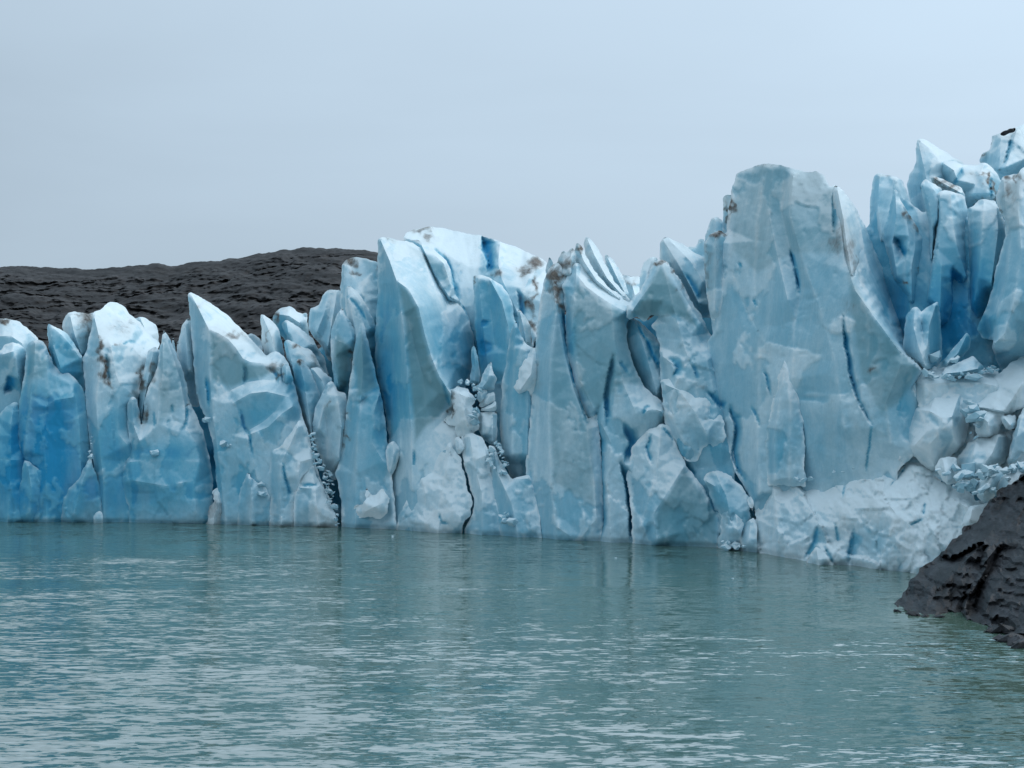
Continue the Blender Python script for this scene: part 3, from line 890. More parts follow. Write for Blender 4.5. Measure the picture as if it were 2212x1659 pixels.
# ---- the triangular peak and the seracs right of it
S(FN, 'pale slab half hidden behind the left edge of the triangular peak', 'ice fin', 2,
  [(45, 530), (55, 480), (75, 445), (97, 420), (115, 480), (150, 700), (150, 900), (110, 900), (60, 700), (42, 620)], group=GB_, d=7, ridges=[[(80, 450, 6.4), (90, 600, 5.5), (100, 700, 5.2)]], blue=.05, scal=.4, rim=.5)
S(D_, 'low white hump behind the right slope of the triangular peak', 'ice dome', 2, [(400, 520), (440, 502), (480, 525), (495, 570), (500, 640), (420, 600)], group=GB_, d=14, blue=.02, scal=.1, rim=.8)
S(T, 'big triangular peak with a white upper slope and grey shaded front face', 'ice tower', 2,
  [(97, 290, 7), (110, 282, 7.5), (150, 300, 9), (200, 330, 10), (260, 370, 11), (300, 400, 11.5), (340, 440, 11.5), (390, 490, 11), (420, 520, 10.5), (470, 570, 9.5), (520, 625, 8), (545, 610, 7.5), (570, 600, 7.5), (610, 630, 7), (640, 670, 6), (665, 765, 4.5), (690, 870, 4), (715, 950, 3.6), (740, 1030, 3.2),
   (760, 1110, 2.8), (780, 1200, 2.4), (810, 1290, 2), (860, 1400, 1.4), (905, 1560, .5), (255, 1560, 0), (250, 1350, .8), (240, 1200, 1.6), (222, 1080, 2.2), (210, 1020, 2.6), (190, 960, 3), (160, 900, 3.6), (140, 830, 4.2), (128, 700, 5), (118, 560, 5.6), (107, 450, 6.2), (95, 330, 6.8)],
  ridges=[[(105, 285, 7), (150, 370, 4.6), (205, 480, 2.7), (210, 700, 1.9), (222, 900, 1.2), (262, 1200, .2), (300, 1540, -.2)],
          [(205, 480, 2.7), (260, 505, 2.8), (310, 535, 2.6), (350, 580, 2.5), (390, 640, 2.6), (430, 660, 3.0), (520, 668, 3.6), (590, 690, 4.2)], [(320, 815, 1.9), (420, 768, 2.4), (500, 755, 2.6), (640, 772, 3.6)], [(340, 880, 1.0), (430, 830, .9), (520, 820, 1.2), (640, 850, 2.4)],
          [(150, 320, 7.6), (250, 420, 6.8), (330, 500, 6.0), (400, 570, 5.4)], [(430, 1050, .2), (530, 1010, .5), (600, 940, 1), (660, 900, 1.6)], [(430, 1080, .3), (450, 1200, .2), (470, 1300, .1)], [(420, 1030, 1.2), (500, 985, 1.3), (560, 930, 1.6)]],
  cracks=[([(190, 740), (200, 820), (205, 890)], 9, 1.2), ([(395, 680), (402, 720), (400, 780)], 9, .9), ([(380, 920), (395, 1000), (425, 1060), (445, 1180)], 6, .8), ([(620, 1200), (635, 1320), (640, 1390)], 5, .6), ([(535, 690), (570, 730), (585, 775)], 9, .8), ([(600, 680), (608, 730), (612, 780)], 7, .8)],
  dirt=[(350, 510, 70, .8, 22), (150, 360, 30, .5, 20), (560, 690, 40, .75, 30), (600, 740, 10, .9, 40), (300, 490, 60, .4, 14), (230, 480, 40, .35, 16)], blue=.17, flute=.15, scal=.35, rough=.8, thick=7)
S(FN, 'leftmost white fin of the small cluster before the dark hill', 'ice fin', 2,
  [(485, 400), (500, 399), (545, 435), (585, 480), (605, 560), (615, 640), (560, 680), (505, 620), (492, 540)], group=GB_, d=10, ridges=[[(492, 402, 9.6), (545, 520, 8.4), (570, 640, 8)]], dirt=[(525, 525, 12, .7, 40)], blue=.08, scal=.2, rim=.4, thick=2)
S(D_, 'rounded white crest with a notched right tip against the dark hill', 'ice dome', 2,
  [(550, 430), (565, 390), (610, 362), (640, 358), (665, 368), (690, 390), (715, 398), (735, 393), (743, 470), (760, 560), (640, 560), (560, 480)], group=GB_, d=14, ridges=[[(570, 400, 13.4), (640, 410, 12), (700, 450, 12)]], dirt=[(560, 410, 14, .9, 30), (610, 366, 20, .6, 8)], blue=.05, scal=.2)
S(FN, 'long white ridge running down right behind the two brown-tipped fins', 'ice fin', 2,
  [(598, 450), (622, 432), (660, 450), (720, 490), (775, 535), (782, 560), (830, 640), (860, 740), (700, 740), (640, 620), (625, 520)], group=GB_, d=11, ridges=[[(625, 436, 10.4), (640, 520, 9), (700, 620, 8.6)], [(625, 436, 10.4), (700, 500, 9.8), (770, 570, 9.6)]], blue=.08, scal=.15, rim=.4)
S(FN, 'upper of the two brown-tipped white fins beside the triangular peak', 'ice fin', 2,
  [(614, 545), (635, 538), (690, 568), (750, 590), (790, 640), (830, 720), (860, 900), (740, 900), (680, 820), (640, 680), (618, 600)], group=GB_, d=7.6, ridges=[[(622, 545, 7.4), (650, 640, 6), (680, 760, 5.6)], [(622, 545, 7.4), (700, 600, 6.6), (770, 660, 6.4)]], dirt=[(668, 572, 34, .9, 16), (780, 640, 26, .6)], blue=.12, scal=.2, rim=.4)
S(FN, 'white blade with a blue underside right of the brown-tipped fins', 'ice fin', 2,
  [(752, 700), (790, 683), (830, 712), (872, 745), (872, 800), (840, 870), (800, 860), (770, 770)], d=6, ridges=[[(765, 695, 5.8), (820, 760, 5), (840, 840, 4.8)]], blue=.1, scal=.15, rim=.35, thick=2)
S(FN, 'lower of the two brown-tipped white fins, deep blue on its right flank', 'ice fin', 2,
  [(660, 690), (690, 635), (715, 650), (755, 700), (790, 780), (820, 860), (800, 1000), (790, 1150), (760, 1090), (735, 1015), (705, 930), (680, 850)], d=5.6, ridges=[[(692, 638, 5.4), (720, 760, 4), (740, 900, 3.6), (760, 1040, 3.6)]],
  dirt=[(707, 655, 20, 1.0)], blue=.2, scal=.3, rim=.5)
S(FN, 'paired white slabs standing behind, left of the grey-tipped tower', 'ice fin', 2,
  [(750, 385), (757, 366), (775, 370), (805, 345), (830, 290), (860, 265), (920, 272), (940, 420), (940, 640), (860, 660), (830, 600), (780, 530), (746, 480)], group=GB_, d=12, ridges=[[(862, 270, 11.8), (830, 400, 10.4), (790, 500, 10)], [(900, 280, 11.4), (880, 400, 9.8), (850, 580, 9.4)], [(870, 300, 11.6), (850, 440, 10.9), (815, 540, 10.6)]],
  blue=.1, scal=.15, rim=.5)
S(T, 'grey-tipped tower with brown smudges, left neighbour of the great white fin', 'ice tower', 2,
  [(925, 130), (950, 105), (985, 92), (1050, 100), (1118, 120), (1150, 300), (1150, 800), (1000, 850), (960, 650), (930, 400), (917, 330)], group=GB_, d=10.5, ridges=[[(940, 130, 9.4), (935, 300, 7.8), (950, 420, 7.6)], [(960, 120, 10), (1040, 300, 8.6), (1090, 500, 8.2)]],
  dirt=[(970, 115, 36, .95, 24), (990, 185, 26, .8, 14), (1110, 150, 20, .6)], blue=.12, scal=.2)
S(FN, 'fluted blade in front of the grey-tipped tower', 'ice fin', 2,
  [(940, 270), (965, 245), (1000, 270), (1040, 320), (1075, 380), (1100, 440), (1125, 560), (1130, 820), (1010, 800), (960, 480), (945, 360)], d=7.2, ridges=[[(960, 250, 7.0), (960, 320, 5.8), (1000, 480, 5.2), (1010, 620, 5)], [(960, 250, 7), (1030, 340, 6.2), (1080, 480, 5.8)]],
  cracks=[([(955, 300), (1010, 360), (1060, 440)], 8, .5)], blue=.15, scal=.2, rim=.45)
S(T, 'dark teal blunt fin with a bright edge, left of the slim teal spire', 'ice tower', 2,
  [(864, 500), (890, 430), (925, 365), (950, 410), (990, 470), (1006, 500), (1000, 560), (985, 640), (980, 800), (960, 920), (900, 920), (885, 780), (868, 640)], d=5.4, ridges=[[(925, 370, 5), (895, 480, 3.9), (885, 600, 3.5), (905, 780, 3)], [(925, 370, 5), (975, 490, 4.6), (985, 540, 4.4)], [(890, 540, 3.5), (940, 560, 3.6), (975, 580, 4.4)]],
  dirt=[(980, 590, 12, .9, 24), (975, 650, 8, .7, 40)], blue=.25, scal=.15, flute=.1, rim=.5)
S(T, 'pale concave flank above the rubble gully', 'ice tower', 2,
  [(795, 880), (840, 785), (860, 755), (885, 770), (900, 815), (950, 830), (965, 1000), (950, 1180), (920, 1280), (880, 1300), (830, 1250), (800, 1160), (775, 1080), (768, 1000), (780, 920)], d=3.6, ridges=[[(860, 765, 3.2), (830, 900, 2.5), (800, 1020, 2.2)], [(900, 840, 2.6), (925, 1000, 1.9), (910, 1180, 1.6)], [(840, 960, 3.4), (850, 1180, 3.0)]],
  dirt=[(855, 860, 14, .9), (850, 880, 20, .5)], blue=.18, scal=.4, rough=.9)
S(T, 'slim teal spire descending to the lake, dotted with brown dirt on its left', 'ice tower', 2,
  [(1022, 450, 4.6), (1032, 437, 4.6), (1050, 470, 4.4), (1065, 540, 4), (1090, 640, 3.8), (1110, 720, 3.6), (1128, 800, 3.2), (1150, 900, 2.8), (1165, 1000, 2.4), (1175, 1120, 2), (1195, 1250, 1.4), (1205, 1350, .9), (1225, 1570, 0), (922, 1570, 0), (925, 1420, .6), (905, 1320, 1.2), (890, 1270, 1.6), (912, 1200, 1.9), (935, 1060, 2.1), (950, 920, 2.4), (965, 800, 2.8), (985, 640, 3.6), (1002, 530, 4.2)],
  ridges=[[(1032, 440, 4.4), (1035, 560, 3), (1040, 700, 2.2), (1030, 860, 1.4), (1010, 1040, .7), (1000, 1300, 0), (1000, 1560, -.4)], [(1130, 830, 2.6), (1090, 960, 1.4), (1090, 1100, .9), (1150, 1200, .9)], [(975, 830, 2.2), (1000, 900, 1.8), (1070, 840, 2.2)]],
  dirt=[(965, 960, 12, .9), (948, 1050, 14, .9), (930, 1110, 14, .8, 24), (975, 650, 10, .7, 40)], blue=.2, scal=.35, flute=.25, rough=.8)
S(B, 'stepped flank plate low on the right side of the triangular peak', 'ice bulge', 2,
  [(690, 975, 1.4), (725, 985, 1.6), (745, 1070, 1.6), (775, 1190, 1.4), (772, 1230, 1), (705, 1290, .6), (695, 1340, .4), (670, 1400, .2), (665, 1560, 0), (530, 1560, 0), (540, 1400, .2), (525, 1300, .3), (545, 1150, .4), (600, 1110, .6), (650, 1040, 1)], group=GL,
  ridges=[[(690, 1000, .8), (650, 1100, 0), (600, 1200, -.4), (590, 1400, -.8), (600, 1540, -.8)], [(770, 1180, .9), (700, 1200, .1), (690, 1290, 0)]], cracks=[([(610, 1200), (630, 1320), (640, 1390)], 6, .6)], blue=.15, rough=1.0, scal=.6)
S(K, 'pale cracked boulder of ice at the waterline left of the rubble gully', 'ice block', 2,
  [(770, 1215, .6), (785, 1260, .4), (810, 1320, .2), (850, 1400, 0), (895, 1480, -.2), (905, 1560, -.3), (665, 1560, -.5), (668, 1380, -.2), (690, 1335, 0), (700, 1270, .3)], group=GL,
  ridges=[[(765, 1230, 0), (780, 1340, -.9), (800, 1540, -1.2)], [(690, 1340, -.5), (780, 1345, -.9), (810, 1330, -.3)]], cracks=[([(690, 1340), (740, 1320), (805, 1325)], 4, .35)], blue=.08, rough=1.0, rim=.6)
S(B, 'frosty blue bulge at the waterline below the triangular peak', 'ice bulge', 2,
  [(420, 1240), (440, 1290), (500, 1320), (540, 1400), (545, 1560), (360, 1560), (350, 1440), (380, 1340)], group=GL, d=.1, ridges=[[(425, 1260, -.2), (440, 1400, -.8), (440, 1540, -.8)]], blue=.25, rough=1.2, rim=.5)
S(K, 'dirty pale rubble heap in the cleft left of the triangular peak', 'ice block', 2,
  [(235, 1350), (260, 1345), (285, 1370), (285, 1430), (270, 1480), (275, 1560), (190, 1560), (205, 1480), (225, 1430)], group=GL, d=.4, ridges=[[(260, 1360, 0), (245, 1450, -.5), (230, 1540, -.7)]], dirt=[(240, 1450, 60, .6)], blue=-.1, rough=2.2, rim=.3)
S(K, 'frosted ledge with a curled lip low on the slim teal spire', 'ice block', 2,
  [(1060, 1340), (1080, 1380), (1110, 1370), (1150, 1340), (1180, 1400), (1170, 1480), (1120, 1510), (1060, 1500), (1010, 1510), (990, 1470), (1000, 1430), (1040, 1440), (1055, 1400)], group=GL, d=-.5, ridges=[[(1060, 1360, -.8), (1050, 1470, -1.1), (1130, 1430, -1.0)]], blue=.02, rough=1.6, rim=.3, thick=1)

# ---- the great white fin, the dome and the broken pillars
S(D_, 'huge smooth dome with a deep blue crevasse and dirt patches, highest in the middle', 'ice dome', 3,
  [(308, 125, 15), (325, 95, 17), (370, 78, 19), (440, 66, 21), (500, 72, 22), (580, 90, 22), (660, 105, 22), (705, 112, 22), (770, 135, 22), (850, 160, 22), (920, 190, 22), (980, 215, 22), (1025, 242, 22), (1060, 400, 16), (1060, 560, 13), (960, 640, 11), (900, 900, 11), (780, 1100, 11), (670, 850, 11), (560, 500, 12), (480, 300, 12.5), (400, 170, 13.5)], group=GB_, d=16,
  ridges=[[(440, 75, 20), (520, 200, 16), (580, 380, 13), (640, 600, 12)], [(790, 150, 20), (780, 250, 15), (800, 330, 13), (880, 500, 12)], [(960, 220, 21), (950, 290, 16), (900, 400, 13)]],
  cracks=[([(703, 118), (712, 180), (735, 250), (728, 300)], 30, 5), ([(880, 380), (890, 450), (900, 520)], 14, 1.4), ([(500, 200), (550, 300), (580, 420)], 10, .8), ([(460, 160), (530, 270), (560, 350)], 8, .6)],
  dirt=[(400, 82, 50, .8, 16), (430, 130, 20, .7), (965, 240, 40, .95, 34), (920, 285, 40, .8, 20), (770, 310, 18, .8, 20), (970, 370, 14, .9, 60), (950, 460, 16, .9, 40), (950, 550, 26, .9, 40), (925, 420, 30, .5)], blue=.1, scal=.12, flute=.4, big=.6, rim=2, thick=14)
S(FN, 'curved fluted blade tucked between the great white fin and the dome', 'ice fin', 3,
  [(300, 138), (330, 128), (385, 135), (415, 158), (460, 180), (510, 220), (540, 270), (556, 330), (568, 400), (610, 460), (655, 560), (682, 690), (660, 860), (600, 800), (500, 500), (430, 300), (390, 200)], d=11.5, group=GB_,
  ridges=[[(390, 140, 11), (420, 200, 9.6), (470, 310, 9.2), (540, 420, 9)], [(420, 165, 11), (510, 250, 10), (550, 380, 9.6)]], cracks=[([(545, 290), (570, 400), (640, 520)], 10, .9)], dirt=[(410, 130, 24, .6, 10)], blue=.22, scal=.12, flute=.15, rim=.6)
S(FN, 'upright blue plate with two dimples right of the dark crevasse', 'ice fin', 3,
  [(656, 312, 10.4), (690, 303, 10.4), (730, 320, 10.4), (790, 350, 10.6), (830, 400, 10.6), (855, 460, 10.6), (860, 520, 10.4), (880, 600, 10), (885, 800, 8.4), (860, 1100, 7), (810, 1220, 6), (770, 1190, 6.6), (720, 1000, 8), (690, 760, 9), (670, 600, 9.8), (660, 480, 10.2)],
  ridges=[[(680, 306, 10), (695, 450, 9), (710, 600, 8.4), (730, 760, 7.8)], [(735, 335, 9.8), (745, 480, 9.4), (765, 660, 8.6)], [(740, 330, 9.2), (800, 440, 8.8), (830, 560, 8.4), (820, 800, 7.4)]],
  cracks=[([(706, 530), (705, 565)], 22, .7), ([(702, 635), (700, 670), (710, 710)], 26, .8)], dirt=[(660, 330, 8, .9, 20)], blue=.28, scal=.12, flute=.15, rim=.5)
S(T, 'great white fin with a dark teal front face, tallest of the left half', 'ice tower', 3,
  [(183, 125, 6), (200, 116, 6.2), (250, 122, 7.4), (300, 138, 8.6), (350, 145, 9.8), (400, 175, 10.6), (430, 215, 11), (446, 260, 11), (482, 330, 11), (530, 400, 11), (600, 470, 11), (632, 520, 11), (655, 600, 11), (668, 690, 11), (652, 800, 10.5), (610, 880, 8.5), (560, 960, 5), (575, 1080, 3), (600, 1640, 0), (262, 1640, 0), (262, 1450, 1.4), (228, 1240, 2.8), (236, 1120, 3.2), (214, 950, 4.2), (186, 850, 4.8), (170, 750, 5.4), (168, 600, 5.8), (180, 430, 6)],
  ridges=[[(190, 120, 6), (240, 235, 3.9), (275, 335, 2.4), (308, 560, 1.6), (328, 800, 1.1), (350, 1100, .5), (352, 1330, .2), (350, 1600, -.2)],
          [(275, 335, 2.4), (335, 378, 2.5), (385, 470, 2.4), (415, 600, 2.2), (450, 720, 2.1), (488, 810, 2.2), (545, 900, 2.8)], [(335, 520, 2.5), (370, 680, 2.4), (410, 820, 2.2), (420, 960, 1.7)], [(400, 200, 9.4), (480, 400, 7.6), (560, 600, 7.4), (600, 760, 7.6)], [(260, 700, 3.4), (290, 1000, 2.2), (300, 1200, 1.4)]],
  cracks=[([(500, 840), (520, 900), (540, 960)], 8, .5), ([(360, 1180), (362, 1260)], 5, .5)], dirt=[(215, 118, 40, .5, 8), (548, 980, 10, .8, 40)], blue=.12, scal=.14, flute=.3, big=.5, rough=.35, rim=.55, thick=6)
S(FN, 'thin white spike standing beside the dark crevasse above the broken pillar', 'ice fin', 3,
  [(645, 672), (658, 657), (671, 675), (688, 750), (692, 810), (684, 850), (638, 850), (648, 770)], d=6, ridges=[[(658, 662, 5.8), (668, 760, 5.3), (664, 840, 5.2)]], blue=.05, scal=.1, rim=.3, thick=1)
S(K, 'fin-shaped block crowning the broken pillar', 'ice block', 3, [(640, 870), (690, 850), (705, 800), (728, 748), (748, 735), (755, 790), (778, 825), (765, 850), (760, 880), (690, 890)], d=4.6, ridges=[[(745, 742, 4.4), (730, 830, 3.8), (700, 870, 3.8)]], blue=.05, scal=.3, rim=.3, thick=1.5)
S(K, 'small squared block just under the crown of the broken pillar', 'ice block', 3, [(680, 885), (715, 870), (727, 880), (722, 920), (690, 945), (676, 925)], d=4.1, ridges=[[(690, 890, 3.8), (700, 930, 3.7)]], blue=.05, scal=.2, rim=.25, thick=1)
S(K, 'upper slab in the broken pillar, tilted up to the right', 'ice block', 3, [(722, 900), (762, 885), (772, 930), (740, 950), (690, 968), (682, 955)], d=4.3, ridges=[[(735, 905, 4.0), (725, 945, 3.8)]], blue=.08, scal=.2, rim=.25, thick=1.2)
S(K, 'lower wedge slab in the broken pillar', 'ice block', 3, [(684, 975), (740, 955), (768, 932), (775, 978), (765, 985), (690, 985)], d=4.1, ridges=[[(700, 980, 3.8), (760, 965, 3.8)]], blue=.06, scal=.2, rim=.25, thick=1.2)
S(K, 'tall square stump at the base of the broken pillar', 'ice block', 3, [(683, 992), (740, 988), (776, 985), (776, 1080), (772, 1145), (750, 1155), (700, 1120), (682, 1080)], d=4.0, ridges=[[(700, 995, 3.6), (705, 1100, 3.3)], [(755, 992, 3.7), (755, 1140, 3.4)]], blue=.1, scal=.2, rough=.9, rim=.3, thick=2)
S(K, 'crumbling snowy shoulder joining the great white fin to the broken pillar', 'ice block', 3,
  [(520, 850, 4.6), (548, 872, 4.2), (585, 858, 4.2), (598, 872, 4), (628, 862, 4), (640, 895, 3.6), (662, 905, 3.6), (668, 945, 3.4), (652, 960, 3.2), (690, 1000, 3.2), (672, 1030, 3), (688, 1065, 3), (664, 1085, 2.8), (640, 1130, 2.6), (600, 1110, 2.6), (576, 1120, 2.6), (566, 1060, 2.8), (500, 1040, 3.2), (520, 1010, 3.2), (548, 1005, 3), (552, 950, 3.2), (540, 905, 3.8)],
  ridges=[[(560, 880, 3.2), (600, 905, 2.6), (640, 915, 2.8)], [(562, 900, 3), (566, 985, 2.4), (580, 1050, 2.2)], [(620, 920, 2.4), (612, 1000, 2.0), (640, 1060, 2.2)], [(655, 1010, 2.8), (660, 1060, 2.6)]], dirt=[(556, 890, 12, .8, 24), (552, 970, 12, .9, 30)], blue=.02, rough=1.5, scal=1.2, rim=.3, fspace=13, facet=0)
S(T, 'long fluted pale-blue wall right of the crevasse, reaching down to the gully', 'ice tower', 3,
  [(850, 560), (872, 535), (890, 600), (920, 650), (960, 672), (1000, 740), (1010, 900), (1000, 1200), (960, 1330), (900, 1350), (850, 1335), (820, 1260), (795, 1190), (788, 1050), (800, 850), (830, 680)], d=5, ridges=[[(870, 545, 4.6), (860, 700, 3.8), (850, 900, 3.2), (850, 1200, 2.6)], [(920, 680, 4), (930, 900, 3), (925, 1200, 2.2)]], blue=.3, flute=.7, scal=.15)
S(FN, 'small bluish tooth beside the dirt-stained gully of the dome', 'ice fin', 3, [(876, 490), (885, 474), (905, 500), (938, 555), (952, 640), (930, 720), (890, 640)], d=7, ridges=[[(886, 478, 6.8), (905, 560, 6.2), (920, 640, 6)]], dirt=[(940, 620, 16, .8, 40)], blue=.15, scal=.1, rim=.4, thick=2)
S(K, 'bubbly white crust clinging to the fluted wall', 'ice block', 3,
  [(938, 690), (946, 670), (962, 668), (985, 715), (990, 770), (965, 900), (935, 950), (895, 965), (856, 940), (850, 900), (870, 830), (885, 740), (915, 705)], d=3.4, ridges=[[(960, 680, 3), (945, 800, 2.4), (890, 880, 2.4)]], dirt=[(950, 630, 20, .8)], blue=.02, rough=1.6, scal=.7, rim=.4, thick=2)
S(B, 'front cone with a crusty white foot left of the zigzag crack', 'ice bulge', 3,
  [(545, 1135, 1.8), (562, 1180, 1.6), (590, 1205, 1.4), (612, 1300, 1), (640, 1400, .7), (656, 1440, .6), (640, 1500, .4), (600, 1560, .1), (598, 1640, 0), (262, 1640, 0), (290, 1500, .3), (345, 1370, .8), (400, 1310, 1), (450, 1270, 1.2), (490, 1190, 1.5), (520, 1160, 1.7)], group=GL,
  ridges=[[(545, 1145, 1.4), (530, 1240, .4), (500, 1400, -.5), (480, 1620, -1.2)], [(420, 1540, -.9), (470, 1480, -.8), (580, 1480, -.5), (600, 1540, -.3)], [(400, 1320, .5), (420, 1400, -.3)]], cracks=[([(490, 1490), (500, 1540), (530, 1545)], 5, .4)], blue=.12, rough=1.3, scal=.6, rim=.5)
S(K, 'rounded boulder perched on top of the front cone', 'ice block', 3, [(562, 1130), (580, 1110), (600, 1125), (616, 1160), (600, 1190), (582, 1205), (566, 1170)], group=GL, d=1.2, ridges=[[(585, 1120, .9), (588, 1180, .7)]], blue=.05, scal=.2, rim=.4, thick=1)
S(B, 'middle front cone between the zigzag crack and a straight crack', 'ice bulge', 3,
  [(598, 1110, 2.2), (650, 1090, 2.4), (700, 1120, 2.2), (730, 1165, 2), (742, 1260, 1.4), (762, 1400, .8), (790, 1500, .4), (800, 1640, 0), (600, 1640, 0), (618, 1560, .2), (655, 1490, .6), (662, 1430, .8), (630, 1320, 1.2), (602, 1210, 1.8)], group=GL,
  ridges=[[(640, 1110, 1.8), (660, 1240, .6), (700, 1400, -.2), (700, 1620, -.6)], [(600, 1240, 1.2), (660, 1230, .6), (730, 1200, 1.2)]], blue=.15, rough=1.1, scal=.5, rim=.5)
S(B, 'smooth ramp of ice right of the straight crack, snow ledge on top', 'ice bulge', 3,
  [(735, 1158, 2), (760, 1160, 2.2), (790, 1225, 2), (825, 1290, 1.8), (850, 1325, 1.8), (890, 1310, 1.8), (938, 1300, 1.8), (975, 1345, 1.6), (1000, 1640, 0), (800, 1640, 0), (772, 1480, .6), (746, 1350, 1.2), (738, 1250, 1.6)], group=GL,
  ridges=[[(760, 1175, 1.4), (780, 1300, .7), (850, 1450, 0), (880, 1620, -.5)], [(860, 1325, 1.0), (930, 1320, 1.0)]], blue=.2, rough=.7, scal=.3, rim=.5)
S(K, 'pendant lens of ice caught in the crack left of the great white fin', 'ice block', 3, [(220, 1180), (235, 1145), (262, 1130), (285, 1160), (295, 1195), (275, 1260), (245, 1315), (228, 1270)], d=1.6, ridges=[[(255, 1140, 1.2), (260, 1210, .8), (245, 1290, 1)]], blue=.05, scal=.2, rim=.4, thick=1)

# ---- dirty-tipped pillar, central fin and the arch
S(FN, 'tiny blue spike between the dome and the dirty-tipped pillar', 'ice fin', 4, [(190, 255), (204, 207), (222, 235), (225, 300), (190, 300)], group=GB_, d=10, blue=.15, scal=.1, rim=.3, thick=1)
S(FN, 'dirt-blackened double tip behind the pillar', 'ice fin', 4, [(235, 245), (252, 205), (272, 180), (288, 192), (308, 165), (325, 170), (335, 240), (320, 320), (240, 320)], group=GB_, d=7, ridges=[[(272, 190, 6.6), (270, 290, 5.6)], [(310, 172, 6.6), (305, 290, 5.4)]], dirt=[(270, 250, 50, .85, 30), (300, 230, 26, .8), (320, 180, 16, .7)], blue=.05, scal=.3, rim=.4, thick=2)
S(FN, 'brown-capped blade sloping right, nearest of the three raked blades', 'ice fin', 4,
  [(320, 195), (336, 140), (360, 160), (382, 205), (415, 265), (475, 345), (545, 392), (605, 424), (600, 480), (470, 440), (370, 330), (325, 250)], group=GB_, d=8, ridges=[[(338, 146, 7.6), (370, 230, 6.6), (430, 320, 6), (540, 410, 6)]], dirt=[(340, 165, 22, 1.0, 30), (350, 200, 16, .8)], blue=.05, scal=.15, rim=.4, thick=3)
S(FN, 'tallest of the three raked blades on the middle skyline', 'ice fin', 4,
  [(370, 142), (380, 108), (410, 130), (442, 180), (472, 242), (512, 320), (562, 382), (595, 415), (590, 460), (480, 400), (410, 290), (376, 200)], group=GB_, d=10.5, ridges=[[(382, 114, 10.2), (420, 200, 9.2), (480, 310, 8.8), (560, 400, 8.6)]], blue=.05, scal=.12, rim=.4, thick=3)
S(FN, 'farthest and smallest of the three raked blades', 'ice fin', 4, [(466, 220), (475, 195), (500, 215), (532, 252), (556, 300), (582, 380), (600, 420), (560, 440), (500, 330)], group=GB_, d=13, ridges=[[(478, 202, 12.6), (520, 290, 11.8), (570, 390, 11.6)]], blue=.08, scal=.12, rim=.4, thick=3)
S(D_, 'far snow saddle with a dark rock streak seen through the skyline gap', 'ice dome', 4, [(535, 300), (560, 295), (600, 300), (640, 302), (680, 320), (680, 460), (560, 470)], group=GB_, d=24, ridges=[[(600, 340, 20), (620, 420, 17)]], dirt=[(585, 330, 30, .6, 14)], blue=.0, scal=.1, rim=.6)
S(K, 'small snowy hump left of the slanting blue slab on the skyline', 'ice block', 4, [(636, 320), (642, 270), (656, 240), (690, 210), (722, 212), (740, 330), (700, 430), (640, 420)], group=GB_, d=9.5, ridges=[[(695, 216, 9), (670, 300, 8.2), (665, 390, 8)]], blue=.08, scal=.4, rim=.4)
S(FN, 'slanting layered blue slab between the arch and the tallest tower', 'ice fin', 4,
  [(729, 165), (735, 135), (748, 118), (765, 114), (800, 130), (850, 150), (900, 185), (948, 212), (985, 300), (980, 500), (930, 500), (880, 430), (820, 330), (770, 260), (735, 225)], group=GB_, d=8.5, ridges=[[(745, 122, 8.2), (820, 240, 7), (880, 350, 6.6), (920, 430, 6.4)], [(770, 120, 8.4), (880, 230, 7.4), (940, 330, 7)]], cracks=[([(850, 290), (890, 350), (920, 420)], 12, .6)], blue=.2, scal=.12, flute=.2, rim=.5)
S(FN, 'little double peak behind the slanting blue slab', 'ice fin', 4, [(866, 165), (885, 158), (905, 162), (925, 122), (945, 125), (960, 170), (990, 320), (940, 300)], group=GB_, d=10, blue=.1, scal=.2, rim=.35, thick=2)
S(FN, 'fluted dark-blue slab seen through the arch', 'ice fin', 4, [(540, 480), (610, 500), (650, 525), (700, 580), (760, 640), (780, 960), (700, 940), (620, 800), (540, 640)], d=5.2, ridges=[[(610, 510, 5), (660, 650, 4.2), (720, 860, 3.6)], [(640, 530, 5), (700, 680, 4.6), (745, 800, 4.2)]], cracks=[([(625, 520), (680, 640), (740, 780)], 8, .5)], blue=.22, scal=.1, flute=.3)
S(T, 'tall pillar with black dirt on its tip, flat grey face down to the lake', 'ice tower', 4,
  [(170, 370, 5), (185, 300, 5.6), (205, 260, 5.8), (240, 235, 6), (275, 265, 6), (290, 330, 5.4), (285, 400, 4.8), (275, 470, 4.2), (285, 560, 3.8), (300, 700, 3.2), (335, 800, 2.8), (350, 880, 2.6), (390, 985, 2.2), (440, 960, 2), (455, 1200, 1.4), (465, 1450, .8), (450, 1650, .3), (100, 1650, .2), (140, 1480, 1), (100, 1350, 1.6), (90, 1200, 2), (110, 1000, 2.6), (125, 800, 3.2), (140, 600, 4), (155, 450, 4.6)],
  ridges=[[(215, 290, 5), (240, 480, 2.6), (208, 700, 1.4), (200, 1000, .7), (212, 1300, 0), (238, 1560, -.6)], [(250, 520, 2.8), (280, 680, 2.6), (320, 840, 1.8), (380, 1000, 1.2), (420, 1300, .4), (430, 1480, .3)], [(240, 1500, -.7), (340, 1570, -.5), (430, 1460, .2)], [(150, 700, 3), (150, 1000, 2), (130, 1300, 1.3)]],
  cracks=[([(270, 470), (285, 560), (285, 640)], 18, 1.6), ([(300, 720), (315, 780), (330, 830)], 10, .8), ([(345, 880), (365, 940), (385, 1010)], 5, .4)], dirt=[(235, 290, 44, 1.0, 30), (240, 370, 34, 1.0, 50), (255, 430, 26, .95, 26), (225, 330, 22, .9), (245, 470, 16, .6), (150, 750, 10, .7, 60)],
  blue=.2, flute=.3, scal=.22, rough=.9, thick=6)
